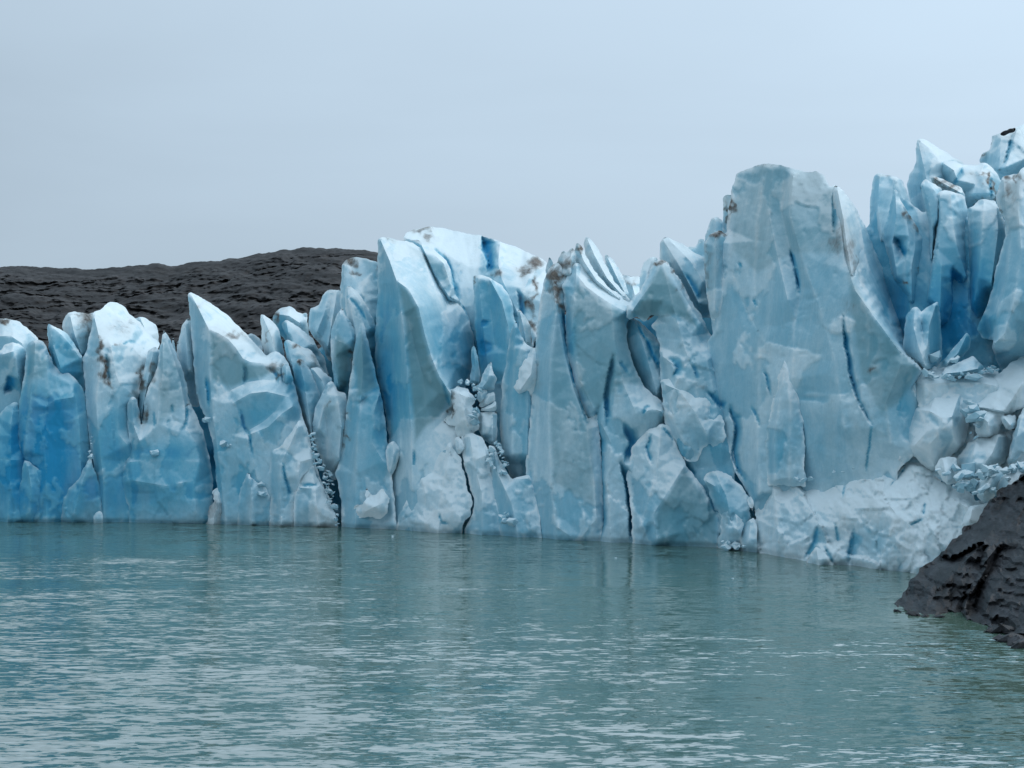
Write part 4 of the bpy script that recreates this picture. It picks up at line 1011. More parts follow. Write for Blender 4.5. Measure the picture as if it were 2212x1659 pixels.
S(T, 'broad central fin with a grey front, split by two dark cracks at its foot', 'ice tower', 4,
  [(268, 350, 4.6), (285, 300, 5.4), (305, 265, 6), (330, 235, 6.5), (355, 240, 7), (385, 265, 7.4), (420, 310, 7.6), (470, 350, 7.8), (520, 382, 7.4), (575, 420, 6.4), (600, 430, 6), (600, 480, 4.8), (572, 540, 4), (580, 630, 3.6), (612, 735, 3.2), (662, 835, 3), (738, 893, 3), (760, 960, 2.8), (730, 1100, 2.2), (720, 1300, 1.2), (640, 1650, .2), (420, 1650, .3), (425, 1200, 1.4), (425, 970, 2), (380, 990, 2.2), (335, 840, 2.6), (300, 700, 3), (280, 600, 3.4), (283, 480, 4)],
  ridges=[[(335, 250, 5.8), (330, 330, 4.2), (318, 450, 3.0), (312, 600, 2.4), (350, 800, 1.8), (420, 940, 1.4)], [(340, 300, 4.8), (380, 350, 3.9), (440, 395, 3.6), (510, 440, 3.6), (570, 470, 3.9)], [(500, 460, 3), (520, 640, 2), (560, 820, 1.3), (620, 960, .8)], [(450, 1000, 1.0), (500, 1100, .6), (480, 1300, 0), (500, 1600, -.4)], [(640, 980, 1), (690, 930, .9), (745, 950, 1.4)]],
  cracks=[([(510, 680), (492, 760), (470, 880), (480, 1010)], 15, 1.8), ([(432, 960), (432, 1200), (448, 1400), (432, 1600)], 20, 3.2), ([(545, 1190), (572, 1300), (592, 1450), (592, 1560)], 18, 3.2), ([(560, 1010), (590, 1100), (565, 1200)], 26, 1.8), ([(540, 710), (560, 740), (585, 775)], 8, .5), ([(655, 960), (665, 930), (690, 920)], 7, .5)],
  dirt=[(590, 440, 24, .45), (420, 300, 60, .3)], blue=.22, flute=.15, scal=.28, rough=1.0, thick=6)
S(T, 'dirty-crested ice arch with an open blue window on its left', 'ice tower', 4,
  [(570, 500, 3.4), (575, 450, 4), (600, 412, 4.6), (640, 370, 5), (680, 300, 5.4), (700, 240, 5.8), (740, 220, 6), (765, 235, 6), (790, 260, 6), (830, 320, 5.8), (870, 400, 5.4), (930, 490, 5), (960, 550, 4.8), (985, 590, 4.6), (1020, 640, 4.4), (1050, 760, 3.8), (1070, 860, 3.4), (1075, 960, 3), (1080, 1060, 2.6), (1090, 1150, 2.2), (1090, 1300, 1.6), (1040, 1440, 1), (985, 1420, .9), (940, 1350, 1.2), (860, 1230, 1.6), (800, 1120, 1.9), (760, 1010, 2.2), (745, 900, 2.6), (736, 760, 3), (731, 690, 3.2), (736, 640, 3.4), (712, 570, 3.6), (692, 538, 3.8), (727, 495, 4), (690, 487, 4), (660, 522, 3.8), (625, 492, 3.6), (595, 510, 3.4)],
  ridges=[[(735, 235, 5.4), (700, 330, 3.8), (640, 410, 3.2), (600, 470, 2.9)], [(745, 235, 5.4), (770, 340, 3.6), (800, 460, 2.6), (850, 640, 2.2), (900, 780, 1.6), (920, 960, 1)], [(780, 265, 5.4), (850, 400, 4), (930, 530, 3.4)], [(740, 680, 2.4), (820, 740, 1.6), (890, 720, 1.7)], [(800, 480, 2.9), (730, 490, 3.2)], [(820, 790, 1.2), (780, 900, 1.2), (850, 1130, .7)], [(960, 700, 2.2), (1000, 900, 1.8), (1030, 1120, 1.4)]],
  cracks=[([(780, 690), (820, 740), (800, 780)], 18, .9), ([(960, 850), (1010, 910), (1045, 950)], 14, 1.2), ([(840, 1190), (880, 1240), (900, 1260)], 14, .9), ([(890, 720), (910, 800)], 8, .5)],
  dirt=[(740, 224, 44, .9, 14), (775, 250, 12, 1.0, 24), (800, 280, 26, .9, 20), (840, 350, 18, .85, 26), (700, 240, 14, .9), (920, 440, 16, .6), (985, 590, 14, .8), (930, 830, 30, .55), (580, 470, 20, .5)], blue=.24, flute=.1, scal=.4, rough=1.2, rim=.5)
S(B, 'domed front bulge, crusty left and smooth dark teal on the right', 'ice bulge', 4,
  [(600, 1120, 1.2), (660, 1050, 1.4), (690, 1030, 1.5), (740, 1010, 1.5), (772, 1012, 1.6), (815, 1110, 1.4), (855, 1195, 1.2), (905, 1270, 1), (945, 1315, .9), (990, 1390, .7), (1020, 1450, .5), (1018, 1650, 0), (600, 1650, 0), (600, 1450, .2), (575, 1260, .8)], group=GL,
  ridges=[[(740, 1020, 1), (730, 1150, .3), (700, 1300, -.4), (640, 1500, -1)], [(850, 1210, .7), (760, 1350, -.6), (700, 1440, -1.0), (720, 1560, -1.4)], [(680, 1040, 1.2), (670, 1120, .9), (690, 1190, .3)]],
  cracks=[([(690, 1060), (668, 1130), (695, 1195)], 10, .8), ([(940, 1310), (985, 1390), (1010, 1440)], 8, .7), ([(745, 1020), (800, 1090)], 7, .6)], blue=.14, rough=1.1, scal=.35, rim=.5)

# ---- the great tower and its foot
S(FN, 'thin slab tip with a dark edge peeking left of the tallest tower', 'ice fin', 5, [(168, 192), (178, 187), (200, 188), (205, 260), (200, 400), (165, 380), (168, 300)], group=GB_, d=9, dirt=[(188, 260, 9, 1, 40)], blue=.1, scal=.1, rim=.3, thick=1.5)
S(FN, 'rounded shoulder spike left of the tallest tower', 'ice fin', 5, [(92, 380), (110, 310), (122, 280), (148, 274), (166, 295), (175, 420), (100, 440)], group=GB_, d=8.5, ridges=[[(135, 280, 8), (135, 400, 7)]], blue=.08, scal=.1, rim=.4, thick=2)
S(T, 'tallest tower, flat-topped grey-blue wall with a long blue slit on the right', 'ice tower', 5,
  [(95, 375, 3.8), (115, 343, 4.2), (150, 325, 4.8), (178, 337, 5), (190, 240, 5.2), (205, 150, 5.8), (220, 105, 6.2), (280, 80, 6.4), (330, 63, 6.4), (400, 75, 6.4), (430, 85, 6.6), (500, 100, 6.6), (525, 93, 6.6), (560, 115, 6.6), (586, 160, 6.8), (600, 148, 6.8), (630, 165, 7.2), (670, 220, 8), (705, 280, 9), (770, 429, 11), (829, 567, 12), (876, 670, 12), (890, 800, 11), (945, 868, 7), (1015, 910, 5.5), (980, 1000, 3.6), (965, 1100, 2.8), (910, 1200, 2.2), (850, 1260, 1.8), (820, 1380, 1.4), (300, 1430, .8), (265, 1350, 1), (215, 1270, 1.6), (175, 1120, 2.2), (130, 990, 2.6), (105, 860, 2.8), (108, 760, 3), (130, 720, 3.2), (108, 600, 3.4), (96, 480, 3.6)],
  ridges=[[(600, 160, 6.4), (625, 300, 5), (640, 436, 3.9), (682, 560, 2.4), (756, 663, 1.8), (846, 787, 1.6), (940, 866, 2.4)], [(330, 75, 6), (300, 300, 4.4), (290, 500, 3.5), (310, 800, 2.0), (300, 1150, 1.0), (310, 1350, .4)], [(408, 90, 6.9), (396, 250, 5.9), (434, 420, 5.2), (466, 560, 4.3), (444, 700, 3.0), (438, 900, 2.0)], [(360, 90, 6.0), (345, 260, 4.5), (380, 430, 3.8), (420, 600, 3.0)],
          [(440, 110, 5.7), (428, 270, 4.1), (480, 450, 3.3), (540, 620, 2.4), (600, 820, 1.6), (640, 1100, .9)], [(150, 332, 4.4), (170, 480, 3.4), (160, 600, 2.9), (140, 720, 2.7)], [(200, 480, 3.6), (260, 640, 2.9), (330, 760, 2.2)], [(700, 330, 8), (740, 500, 7.4), (800, 660, 7), (850, 760, 6)], [(640, 650, 2.4), (700, 980, 1.2), (745, 1090, 1)], [(860, 850, 1.4), (800, 1000, 1.4), (820, 1150, 1.4)]],
  cracks=[([(425, 400), (438, 440), (452, 500), (466, 575)], 7, .9), ([(632, 655), (645, 780), (668, 910), (695, 990), (748, 1085)], 10, 1.3), ([(600, 165), (597, 250), (597, 340)], 9, .8), ([(328, 870), (355, 965)], 6, .7), ([(195, 1010), (216, 1090), (202, 1200), (250, 1300)], 16, 1.6), ([(228, 450), (236, 470)], 6, .4), ([(286, 595), (296, 625)], 6, .4), ([(280, 1010), (312, 1085)], 5, .5), ([(120, 965), (170, 1020)], 12, .8), ([(745, 1085), (735, 1180), (725, 1260)], 4, .3)],
  dirt=[(150, 335, 30, .85, 18), (110, 480, 12, .5, 120), (605, 380, 40, .62, 60), (640, 330, 40, .5, 30), (330, 75, 90, .45, 14), (200, 230, 10, .9, 40), (740, 860, 16, .8), (660, 620, 30, .4), (700, 480, 20, .45, 60)], blue=.14, flute=.3, scal=.2, rough=1.0, thick=8, rim=.7)
S(FN, 'triangular plate leaning on the foot of the tallest tower', 'ice fin', 5,
  [(410, 822, 2.6), (425, 850, 2.5), (442, 890, 2.4), (462, 960, 2.2), (482, 1100, 1.9), (488, 1320, 1.3), (338, 1320, 1.0), (333, 1150, 1.2), (345, 1060, 1.5), (365, 960, 1.9), (390, 870, 2.3)], ridges=[[(410, 835, 2.4), (385, 1000, 1.3), (365, 1150, .7), (370, 1300, .5)], [(420, 870, 2.3), (430, 1000, 1.6), (425, 1300, 1.2)]], blue=.12, rough=1.3, scal=.3, rim=.4)
S(K, 'smooth teal dome of ice between the arch foot and the tallest tower', 'ice block', 5,
  [(90, 1290), (115, 1262), (150, 1260), (200, 1285), (240, 1320), (268, 1360), (275, 1430), (270, 1560), (160, 1560), (150, 1420), (115, 1350)], group=GL, d=.5, ridges=[[(140, 1275, .2), (180, 1360, -.5), (210, 1500, -.8)], [(100, 1300, .2), (150, 1330, -.2), (170, 1420, -.2)]], blue=.3, rough=1.3, scal=1.2, rim=.4)
S(K, 'notched pale block at the waterline right of the teal dome bulge', 'ice block', 5,
  [(160, 1385), (185, 1378), (205, 1380), (212, 1400), (235, 1405), (250, 1450), (240, 1500), (245, 1580), (145, 1580), (148, 1530), (160, 1490)], group=GL, d=-.3, ridges=[[(190, 1390, -.6), (175, 1480, -1), (190, 1560, -1.2)], [(212, 1402, -.5), (225, 1500, -.8)]], blue=.22, rough=1.6, scal=1.4, rim=.4, thick=1.5)
S(K, 'bright shard of ice by the left tip of the snow apron', 'ice block', 5, [(232, 1500), (260, 1460), (285, 1440), (300, 1470), (300, 1590), (240, 1590)], group=GL, d=-.4, ridges=[[(275, 1455, -.6), (265, 1540, -1.0)]], blue=.1, rough=.9, scal=.6, rim=.4, thick=1.5)
S(K, 'thin frosted flake stuck upright left of the snow apron', 'ice block', 5, [(265, 1365), (275, 1357), (290, 1390), (288, 1430), (272, 1410)], group=GL, d=-.1, blue=-.05, rough=1.5, rim=.25, thick=.6)

S(K, 'pale pitted plate hanging below the arch window', 'ice block', 4,
  [(745, 800, 2.2), (800, 778, 2.2), (830, 792, 2.2), (900, 822, 2), (962, 872, 2), (1040, 990, 1.8), (1052, 1075, 1.6), (1012, 1130, 1.4), (965, 1105, 1.2), (900, 1190, 1.2), (850, 1180, 1.2), (800, 1082, 1.4), (752, 1000, 1.8)],
  ridges=[[(760, 820, 1.4), (830, 850, 1.0), (900, 950, .7), (960, 1060, .8)], [(780, 960, 1), (850, 1100, .7)]], blue=.12, rough=1.5, scal=.6, facet=0, fspace=24, rim=.3, thick=2)
S(FN, 'dirt-streaked buttress on the left edge of the tallest tower', 'ice fin', 5,
  [(93, 378, 3.2), (112, 345, 3.6), (150, 326, 4), (186, 345, 4.2), (182, 420, 3.8), (168, 520, 3.2), (172, 600, 3), (142, 722, 2.8), (112, 640, 2.8), (96, 480, 3)], ridges=[[(140, 345, 3.2), (138, 480, 2.4), (135, 640, 2.2)]], dirt=[(150, 335, 34, .9, 18), (105, 480, 14, .6, 120), (150, 420, 20, .45, 80)], blue=.2, scal=.2, flute=.6, rim=.3, thick=2)
S(FN, 'beige dirt-stained rib high on the right shoulder of the tallest tower', 'ice fin', 5,
  [(586, 175, 6.2), (604, 148, 6.4), (632, 168, 6.8), (672, 222, 7.4), (700, 290, 8), (715, 400, 7.6), (705, 480, 6.2), (680, 552, 3.4), (652, 470, 4), (632, 380, 4.8), (604, 300, 5.4)], ridges=[[(612, 165, 6), (636, 280, 4.8), (650, 400, 3.9), (676, 530, 2.8)]], dirt=[(620, 330, 36, .7, 60), (660, 400, 30, .6, 60), (680, 470, 20, .6, 50)], blue=.08, scal=.2, flute=.3, rim=.3, thick=3)
S(K, 'small squared block at the right end of the triangular peak crest', 'ice block', 2, [(600, 690), (622, 668), (645, 680), (664, 760), (640, 782), (608, 782)], d=3.6, ridges=[[(622, 676, 3.2), (628, 770, 2.6)]], dirt=[(604, 740, 10, .9, 40)], blue=.15, scal=.2, rim=.3, thick=1.5)

# ---- right hand amphitheatre
S(T, 'topmost cluster of grey towers at the upper right corner', 'ice tower', 6,
  [(864, 300), (882, 262), (900, 258), (925, 240), (934, 166), (985, 150), (1035, 138), (1060, 128), (1080, 112), (1110, 97), (1200, 90), (1290, 130), (1340, 60), (1450, 70), (1560, 20), (1700, 60), (1800, 30), (1950, 80), (2100, 60), (2100, 700), (1300, 600), (960, 560), (960, 400), (920, 340), (864, 320)], group=GB_, d=24,
  ridges=[[(985, 175, 22), (980, 300, 20), (975, 360, 19)], [(1075, 130, 22), (1040, 260, 19.5), (1010, 350, 18)], [(1110, 100, 23), (1120, 300, 19)], [(1350, 90, 22), (1340, 320, 18)], [(1560, 50, 22), (1600, 320, 18)], [(1800, 50, 22), (1760, 320, 18)]], cracks=[([(1045, 170), (1030, 250), (1000, 330)], 14, 1.5)], dirt=[(885, 270, 20, .8, 14), (1000, 168, 50, .55, 12), (930, 240, 10, .7)], blue=.12, scal=.3, thick=8)
S(FN, 'sharp peak with a concave right slope, highest of the right-hand amphitheatre', 'ice fin', 6,
  [(508, 188), (520, 180), (545, 182), (580, 195), (640, 235), (700, 275), (785, 328), (800, 460), (700, 560), (640, 700), (575, 760), (540, 700), (490, 620), (460, 480), (452, 430), (472, 380), (492, 360), (505, 300)], group=GB_, d=18, ridges=[[(515, 186, 17.6), (545, 320, 15.8), (580, 480, 15), (590, 640, 14.6)], [(515, 186, 17.6), (600, 250, 16.8), (640, 320, 16.4)]], blue=.18, scal=.15, flute=.2, rim=.7)
S(D_, 'folded grey dome with black dirt seams below the topmost towers', 'ice dome', 6,
  [(628, 360), (640, 325), (670, 308), (725, 305), (775, 330), (850, 330), (900, 315), (940, 345), (968, 385), (1000, 440), (1000, 560), (900, 620), (800, 620), (740, 500), (640, 410)], group=GB_, d=17, ridges=[[(660, 320, 16.2), (720, 360, 15), (740, 420, 14.6)], [(895, 325, 16), (860, 390, 14.8), (820, 500, 14)], [(930, 400, 15), (940, 500, 14)]],
  cracks=[([(770, 350), (740, 400), (720, 440)], 12, .9), ([(930, 400), (925, 450), (930, 520)], 9, 1)], dirt=[(870, 385, 50, .8, 12), (912, 410, 14, 1.0, 30), (925, 470, 9, .9, 50), (880, 525, 50, .7, 10), (930, 525, 20, .8, 10), (850, 560, 30, .7, 14)], blue=.14, scal=.25, rim=.9)
S(T, 'flat-topped tall slab at the left of the right-hand amphitheatre', 'ice tower', 6,
  [(244, 560), (252, 480), (262, 420), (275, 390), (290, 376), (350, 388), (400, 400), (430, 420), (445, 450), (492, 590), (520, 720), (480, 1000), (400, 1080), (300, 850), (244, 680)], group=GB_, d=14.5, ridges=[[(300, 382, 14), (290, 560, 12.6), (310, 760, 11.8)], [(395, 402, 14), (420, 500, 13.4), (470, 590, 13.4)], [(385, 410, 13.4), (360, 560, 12.2), (330, 700, 11.6)]], dirt=[(340, 390, 60, .5, 10)], blue=.14, scal=.1, flute=.45, rim=.6)
S(T, 'angular fin with a brown ledge in front of the flat-topped slab', 'ice tower', 6,
  [(378, 480), (388, 463), (398, 475), (432, 555), (462, 605), (522, 690), (578, 745), (590, 900), (570, 1000), (530, 1180), (470, 1220), (430, 1200), (400, 1090), (370, 1000), (350, 850), (310, 740), (345, 620)], d=11.5, ridges=[[(388, 470, 11.2), (395, 620, 9.8), (370, 780, 9.2), (400, 960, 8.8)], [(400, 490, 11.2), (450, 620, 10.4), (470, 760, 9.4), (440, 900, 8.9), (440, 1010, 8.8)], [(500, 700, 10.6), (500, 800, 9.6), (480, 900, 9), (480, 1100, 8.4)], [(390, 760, 10.2), (430, 850, 9.9)]],
  cracks=[([(385, 740), (415, 800), (445, 850)], 18, 1.0)], dirt=[(440, 590, 16, .9, 24), (490, 620, 40, .8, 30), (520, 690, 26, .7), (545, 930, 18, .9, 40), (438, 1000, 10, .9, 16), (530, 900, 10, .8)], blue=.16, scal=.3, flute=.2, rim=.5)
S(T, 'fluted pale-blue back wall filling the amphitheatre behind its columns', 'ice wall', 6,
  [(215, 700, 13), (300, 560, 13), (450, 520, 13), (540, 600, 12.6), (640, 560, 12), (800, 600, 11.4), (900, 560, 11), (1050, 540, 11), (1120, 800, 10), (1120, 1480, 8), (900, 1560, 7.6), (640, 1500, 8), (430, 1420, 9.5), (330, 1150, 11), (240, 900, 12)], group=GB_,
  ridges=[[(470, 640, 12), (480, 900, 10.4), (470, 1200, 9)], [(590, 760, 11.4), (560, 1000, 9.8)], [(800, 640, 10.6), (800, 1000, 9.2), (800, 1300, 8)]], blue=.3, scal=.3, flute=.8)
S(K, 'flat plate of dirt-banded ice lying tilted below the sharp peak', 'ice block', 6, [(583, 395), (600, 388), (640, 405), (700, 430), (768, 462), (785, 500), (780, 530), (720, 500), (650, 480), (590, 425)], d=12.6, group=GB_, ridges=[[(600, 400, 12.2), (690, 450, 11.8), (765, 490, 11.8)]], dirt=[(640, 435, 70, .85, 22), (720, 462, 60, .85, 18), (600, 410, 20, .9)], blue=.05, scal=.3, rim=.35, thick=2)
S(FN, 'pair of thin blue leaves left of the square-topped column', 'ice fin', 6, [(529, 440), (540, 425), (560, 412), (600, 430), (650, 462), (665, 500), (650, 700), (610, 860), (580, 1000), (545, 1150), (540, 1100), (570, 950), (582, 800), (575, 640), (550, 540)], d=11.4, ridges=[[(540, 430, 11), (580, 560, 10.2), (600, 700, 9.6), (595, 860, 9)], [(562, 416, 11.2), (630, 500, 10.4), (625, 640, 9.8)]], blue=.25, scal=.06, flute=.1, rim=.4, thick=3)
S(T, 'square-topped blue column with a dark vertical cleft low on its right', 'ice tower', 6,
  [(620, 500), (630, 482), (655, 472), (720, 480), (782, 505), (792, 560), (806, 700), (812, 860), (815, 1000), (800, 1200), (800, 1400), (640, 1440), (560, 1300), (530, 1200), (560, 1060), (592, 920), (610, 800), (625, 620)], d=10.6, ridges=[[(640, 484, 10.2), (645, 640, 9), (610, 860, 8), (580, 1080, 7.4)], [(700, 482, 10.2), (710, 640, 9.2), (740, 800, 8.4), (790, 960, 8.6)], [(650, 900, 7.6), (640, 1200, 7)]],
  cracks=[([(712, 915), (715, 1000), (728, 1120), (745, 1300)], 34, 2.6)], blue=.26, scal=.06, flute=.15, big=.5, rim=.6)
S(T, 'rounded shaded slab right of the square-topped column', 'ice tower', 6,
  [(795, 575), (830, 565), (850, 540), (880, 520), (950, 530), (975, 570), (1010, 650), (1030, 700), (1030, 900), (1000, 1200), (960, 1500), (840, 1480), (790, 1380), (800, 1100), (806, 800)], d=9.6, ridges=[[(890, 530, 9.2), (880, 680, 8), (870, 850, 7.4), (840, 1100, 7)], [(820, 580, 9.2), (830, 800, 9)], [(960, 560, 9), (970, 700, 7.6), (930, 1000, 6.8)]], blue=.26, scal=.1, flute=.5, rim=.7)
S(T, 'massive pale wall at the right edge with brown streaks near its top', 'ice tower', 6,
  [(958, 520), (975, 450), (990, 400), (1040, 385), (1080, 380), (1116, 335), (1200, 330), (1330, 380), (1420, 300), (1540, 320), (1660, 250), (1800, 300), (1960, 260), (2100, 320), (2100, 1600), (1340, 1540), (1100, 1520), (990, 1500), (955, 1430), (935, 1365), (945, 1320), (880, 1310), (850, 1260), (900, 1140), (935, 1040), (960, 900), (1012, 730), (1002, 630), (965, 560)], d=6.8,
  ridges=[[(1000, 410, 6.4), (1010, 560, 5.2), (1040, 720, 4.2), (1020, 950, 3.4), (960, 1200, 3.2)], [(1100, 370, 6), (1080, 560, 4.6), (1100, 800, 3.2), (1060, 1100, 2.2), (1000, 1320, 2)], [(1420, 330, 6), (1400, 700, 3), (1360, 1300, 1.6)], [(1660, 280, 6), (1690, 700, 3), (1650, 1300, 1.2)], [(1900, 300, 6), (1880, 800, 2.6), (1900, 1400, 1)], [(1030, 1160, 2.6), (1010, 1280, 2.0), (950, 1340, 2.4)]],
  dirt=[(1020, 410, 34, .95, 24), (1010, 480, 30, .75, 40), (1085, 420, 16, .8, 50), (1060, 520, 20, .5, 60), (980, 600, 16, .8, 40)], blue=.15, scal=.15, flute=.5, rim=.7, thick=7)
S(K, 'dark rock slab resting on the topmost ice tower', 'rock', 6, [(978, 158), (990, 142), (1030, 125), (1072, 120), (1066, 146), (1030, 150), (1000, 166)], group='stones carried on the ice', d=21.5, mat=ROCK, rim=.3, thick=2, scal=.3)
S(FN, 'split bright fin with a blue notch on the floor of the amphitheatre', 'ice fin', 6,
  [(428, 1370), (440, 1250), (452, 1180), (475, 1145), (502, 1128), (520, 1140), (532, 1168), (562, 1135), (602, 1110), (630, 1103), (640, 1180), (650, 1300), (655, 1420), (620, 1490), (560, 1520), (500, 1470)], d=6, ridges=[[(500, 1135, 5.8), (490, 1240, 4.8), (520, 1360, 4.2), (560, 1470, 3.8)], [(620, 1110, 5.6), (580, 1240, 4.8), (570, 1360, 4.2)], [(532, 1172, 5.8), (545, 1280, 5.4), (545, 1340, 4.8)]], blue=.1, scal=.1, flute=.1, rim=.5, thick=2)
S(K, 'toppled prism of ice pointing up right on the rubble floor', 'ice block', 6, [(620, 1480), (660, 1430), (720, 1360), (795, 1274), (816, 1300), (812, 1365), (760, 1430), (690, 1470)], d=5, ridges=[[(795, 1285, 4.8), (745, 1390, 4.0), (680, 1455, 3.8)]], blue=.08, scal=.1, flute=.1, rim=.4, thick=1.5)
S(K, 'flat wedge slab lying below the toppled prism', 'ice block', 6, [(640, 1530), (680, 1470), (760, 1440), (830, 1410), (875, 1455), (895, 1480), (860, 1505), (760, 1525), (700, 1540)], d=4.2, ridges=[[(690, 1480, 3.8), (830, 1425, 3.9)], [(660, 1510, 3.0), (760, 1500, 2.8), (860, 1480, 3.2)]], blue=.04, scal=.15, rim=.35, thick=1.5)
S(B, 'rubble-strewn snowy floor of the amphitheatre', 'snow ramp', 6,
  [(470, 1530, 4.4), (560, 1490, 4.8), (620, 1470, 5.4), (720, 1470, 5.8), (860, 1480, 5.6), (960, 1490, 5.2), (1000, 1520, 4.6), (1010, 1600, 3.6), (960, 1700, 3), (700, 1760, 2.4), (520, 1700, 2.8)], group=GL, ridges=[[(560, 1570, 3.2), (700, 1560, 3.4), (860, 1560, 3.2), (960, 1580, 3)]], blue=.02, rough=1.8, scal=.6, rim=.5)
S(B, 'packed snowy ice filling the slope behind the blocks above the shore rock', 'snow ramp', 8,
  [(150, 500, 4.6), (500, 430, 5), (800, 400, 5.2), (1050, 400, 5.4), (1500, 300, 5.5), (1500, 1300, 1.6), (1100, 1300, 1.4), (700, 1350, 1.6), (400, 1280, 2.2), (200, 1150, 3)], blue=.2, rough=1.6, scal=.8, rim=.5, thick=2)
S(K, 'broad faceted block with a grey-edged right rim above the snow apron', 'ice block', 8,
  [(205, 690, 3.6), (330, 650, 3.8), (440, 560, 4), (540, 460, 4), (640, 445, 4), (740, 438, 4), (800, 490, 4), (790, 620, 3.6), (790, 800, 3), (760, 960, 2.6), (690, 1050, 2.4), (600, 1110, 2.4), (540, 1200, 2.2), (480, 1230, 2), (380, 1170, 2), (260, 1050, 2.2), (205, 940, 2.6), (200, 820, 3)],
  ridges=[[(740, 450, 3.4), (640, 740, 1.4), (650, 900, 1.4), (690, 1000, 1.8)], [(340, 680, 2.8), (440, 690, 2.0), (550, 750, 1.4), (640, 745, 1.3)], [(520, 500, 3.4), (440, 690, 2.2)], [(360, 720, 2.6), (430, 860, 1.6), (300, 1000, 1.4)], [(640, 760, 1.5), (520, 900, 1.2), (430, 1000, 1.2), (480, 1180, 1.6)]], blue=.05, rough=.9, scal=.35, flute=.1, rim=.5, thick=3)
S(K, 'narrow shaded shoulder of ice under the foot of the spur', 'ice block', 8, [(-40, 420), (120, 440), (320, 420), (330, 560), (240, 660), (205, 820), (205, 960), (140, 1130), (-40, 1130)], d=2.8, ridges=[[(60, 480, 2.2), (160, 620, 2.2), (100, 900, 2.6)]], blue=.25, rough=.6, scal=.4, thick=3)
S(K, 'long snowy slab sloping up to the right edge', 'ice block', 8,
  [(750, 640, 3.6), (800, 570, 3.8), (980, 400, 4.4), (1060, 360, 4.6), (1150, 270, 5), (1280, 200, 5.2), (1500, 100, 5.5), (1600, 500, 3), (1280, 660, 2), (1110, 730, 1.8), (1000, 690, 2), (870, 700, 2.4), (770, 700, 3)],
  ridges=[[(780, 650, 2.8), (920, 660, 1.8), (1100, 690, 1.2)], [(1100, 690, 1.2), (1190, 560, 1.8), (1280, 420, 2.2), (1400, 320, 2.6)]], cracks=[([(830, 660), (900, 590), (990, 480)], 14, .6)], blue=.02, rough=1.1, scal=.3, rim=.5, thick=3)
S(K, 'knobbly grey-white lump below the long snowy slab', 'ice block', 8,
  [(845, 740), (870, 700), (960, 685), (1080, 700), (1130, 740), (1080, 800), (1050, 900), (960, 930), (870, 920), (850, 830)], d=1.6, ridges=[[(880, 720, 1.0), (960, 790, .4), (970, 890, .5)]], blue=.02, rough=1.4, scal=.7, rim=.5, thick=2, facet=.35, fspace=12, plane=1.6)
S(K, 'small wedge between the knobbly lump and the right edge', 'ice block', 8, [(1080, 740), (1200, 715), (1215, 800), (1190, 870), (1120, 840), (1078, 790)], d=1.5, ridges=[[(1100, 750, 1.2), (1160, 820, .8)]], blue=.02, rough=1.2, scal=.4, rim=.4, thick=1.5, facet=.35, fspace=12, plane=1.6)
S(K, 'large pitted boulder of grey ice behind the rubble by the shore rock', 'ice block', 8,
  [(690, 1110), (780, 990), (850, 930), (960, 910), (1050, 890), (1190, 860), (1180, 980), (1150, 1100), (1090, 1170), (1000, 1220), (900, 1290), (800, 1310), (720, 1290), (680, 1220)], d=2, ridges=[[(860, 960, 1.0), (820, 1100, .2), (790, 1230, .2)], [(1060, 910, 1.0), (1000, 1060, .3), (900, 1200, .2)], [(780, 1230, .2), (900, 1250, .5)]], dirt=[(1080, 960, 120, .38)], blue=.1, rough=1.5, scal=.5, rim=.6, thick=3, facet=.35, fspace=12, plane=1.6)
S(K, 'grey-white buttress at the right edge above the shore rock', 'ice block', 8, [(1115, 1150), (1160, 1020), (1190, 880), (1230, 740), (1280, 660), (1500, 560), (1900, 640), (2400, 560), (2400, 1500), (1500, 1380), (1280, 1240), (1160, 1200)], d=.9, ridges=[[(1260, 720, .4), (1220, 900, -.3), (1160, 1120, -.4)]], blue=.06, rough=1.3, scal=.4, rim=.5, thick=3, facet=.35, fspace=12, plane=1.6)
S(K, 'upright squared stone of ice at the right end of the snow apron crest', 'ice block', 8, [(485, 1190), (530, 1120), (600, 1095), (680, 1105), (690, 1200), (690, 1330), (600, 1350), (540, 1280)], group=GL, d=.6, ridges=[[(560, 1120, .3), (580, 1230, -.4), (600, 1330, -.5)]], dirt=[(660, 1110, 40, .3)], blue=.06, rough=.9, scal=.3, rim=.4, thick=2, facet=.35, fspace=12, plane=1.6)
S(K, 'grey rounded cobble of ice beside the squared stone', 'ice block', 8, [(680, 1300), (720, 1275), (770, 1290), (785, 1340), (740, 1365), (695, 1345)], group=GL, d=-.2, ridges=[[(730, 1290, -.6), (735, 1345, -.7)]], blue=.1, scal=.2, rim=.35, thick=1)
S(K, 'bright rounded boulder touching the shore rock, larger of two', 'ice block', 8, [(860, 1380), (890, 1290), (960, 1220), (1050, 1165), (1120, 1220), (1130, 1290), (1060, 1400), (990, 1480), (935, 1520), (890, 1490), (862, 1450)], group=GL, d=-.4, ridges=[[(1040, 1190, -.8), (980, 1300, -1.5), (920, 1440, -1.6)]], blue=.0, rough=.6, scal=.2, rim=.5, thick=2, facet=.35, fspace=12, plane=1.6)
S(K, 'bright rounded boulder half hidden by the shore rock, smaller of two', 'ice block', 8, [(1030, 1360), (1080, 1280), (1150, 1230), (1230, 1190), (1340, 1240), (1340, 1420), (1100, 1460), (1050, 1430)], group=GL, d=-.9, ridges=[[(1120, 1270, -1.3), (1150, 1360, -1.8)]], blue=.0, rough=.6, scal=.2, rim=.5, thick=2, facet=.35, fspace=12, plane=1.6)
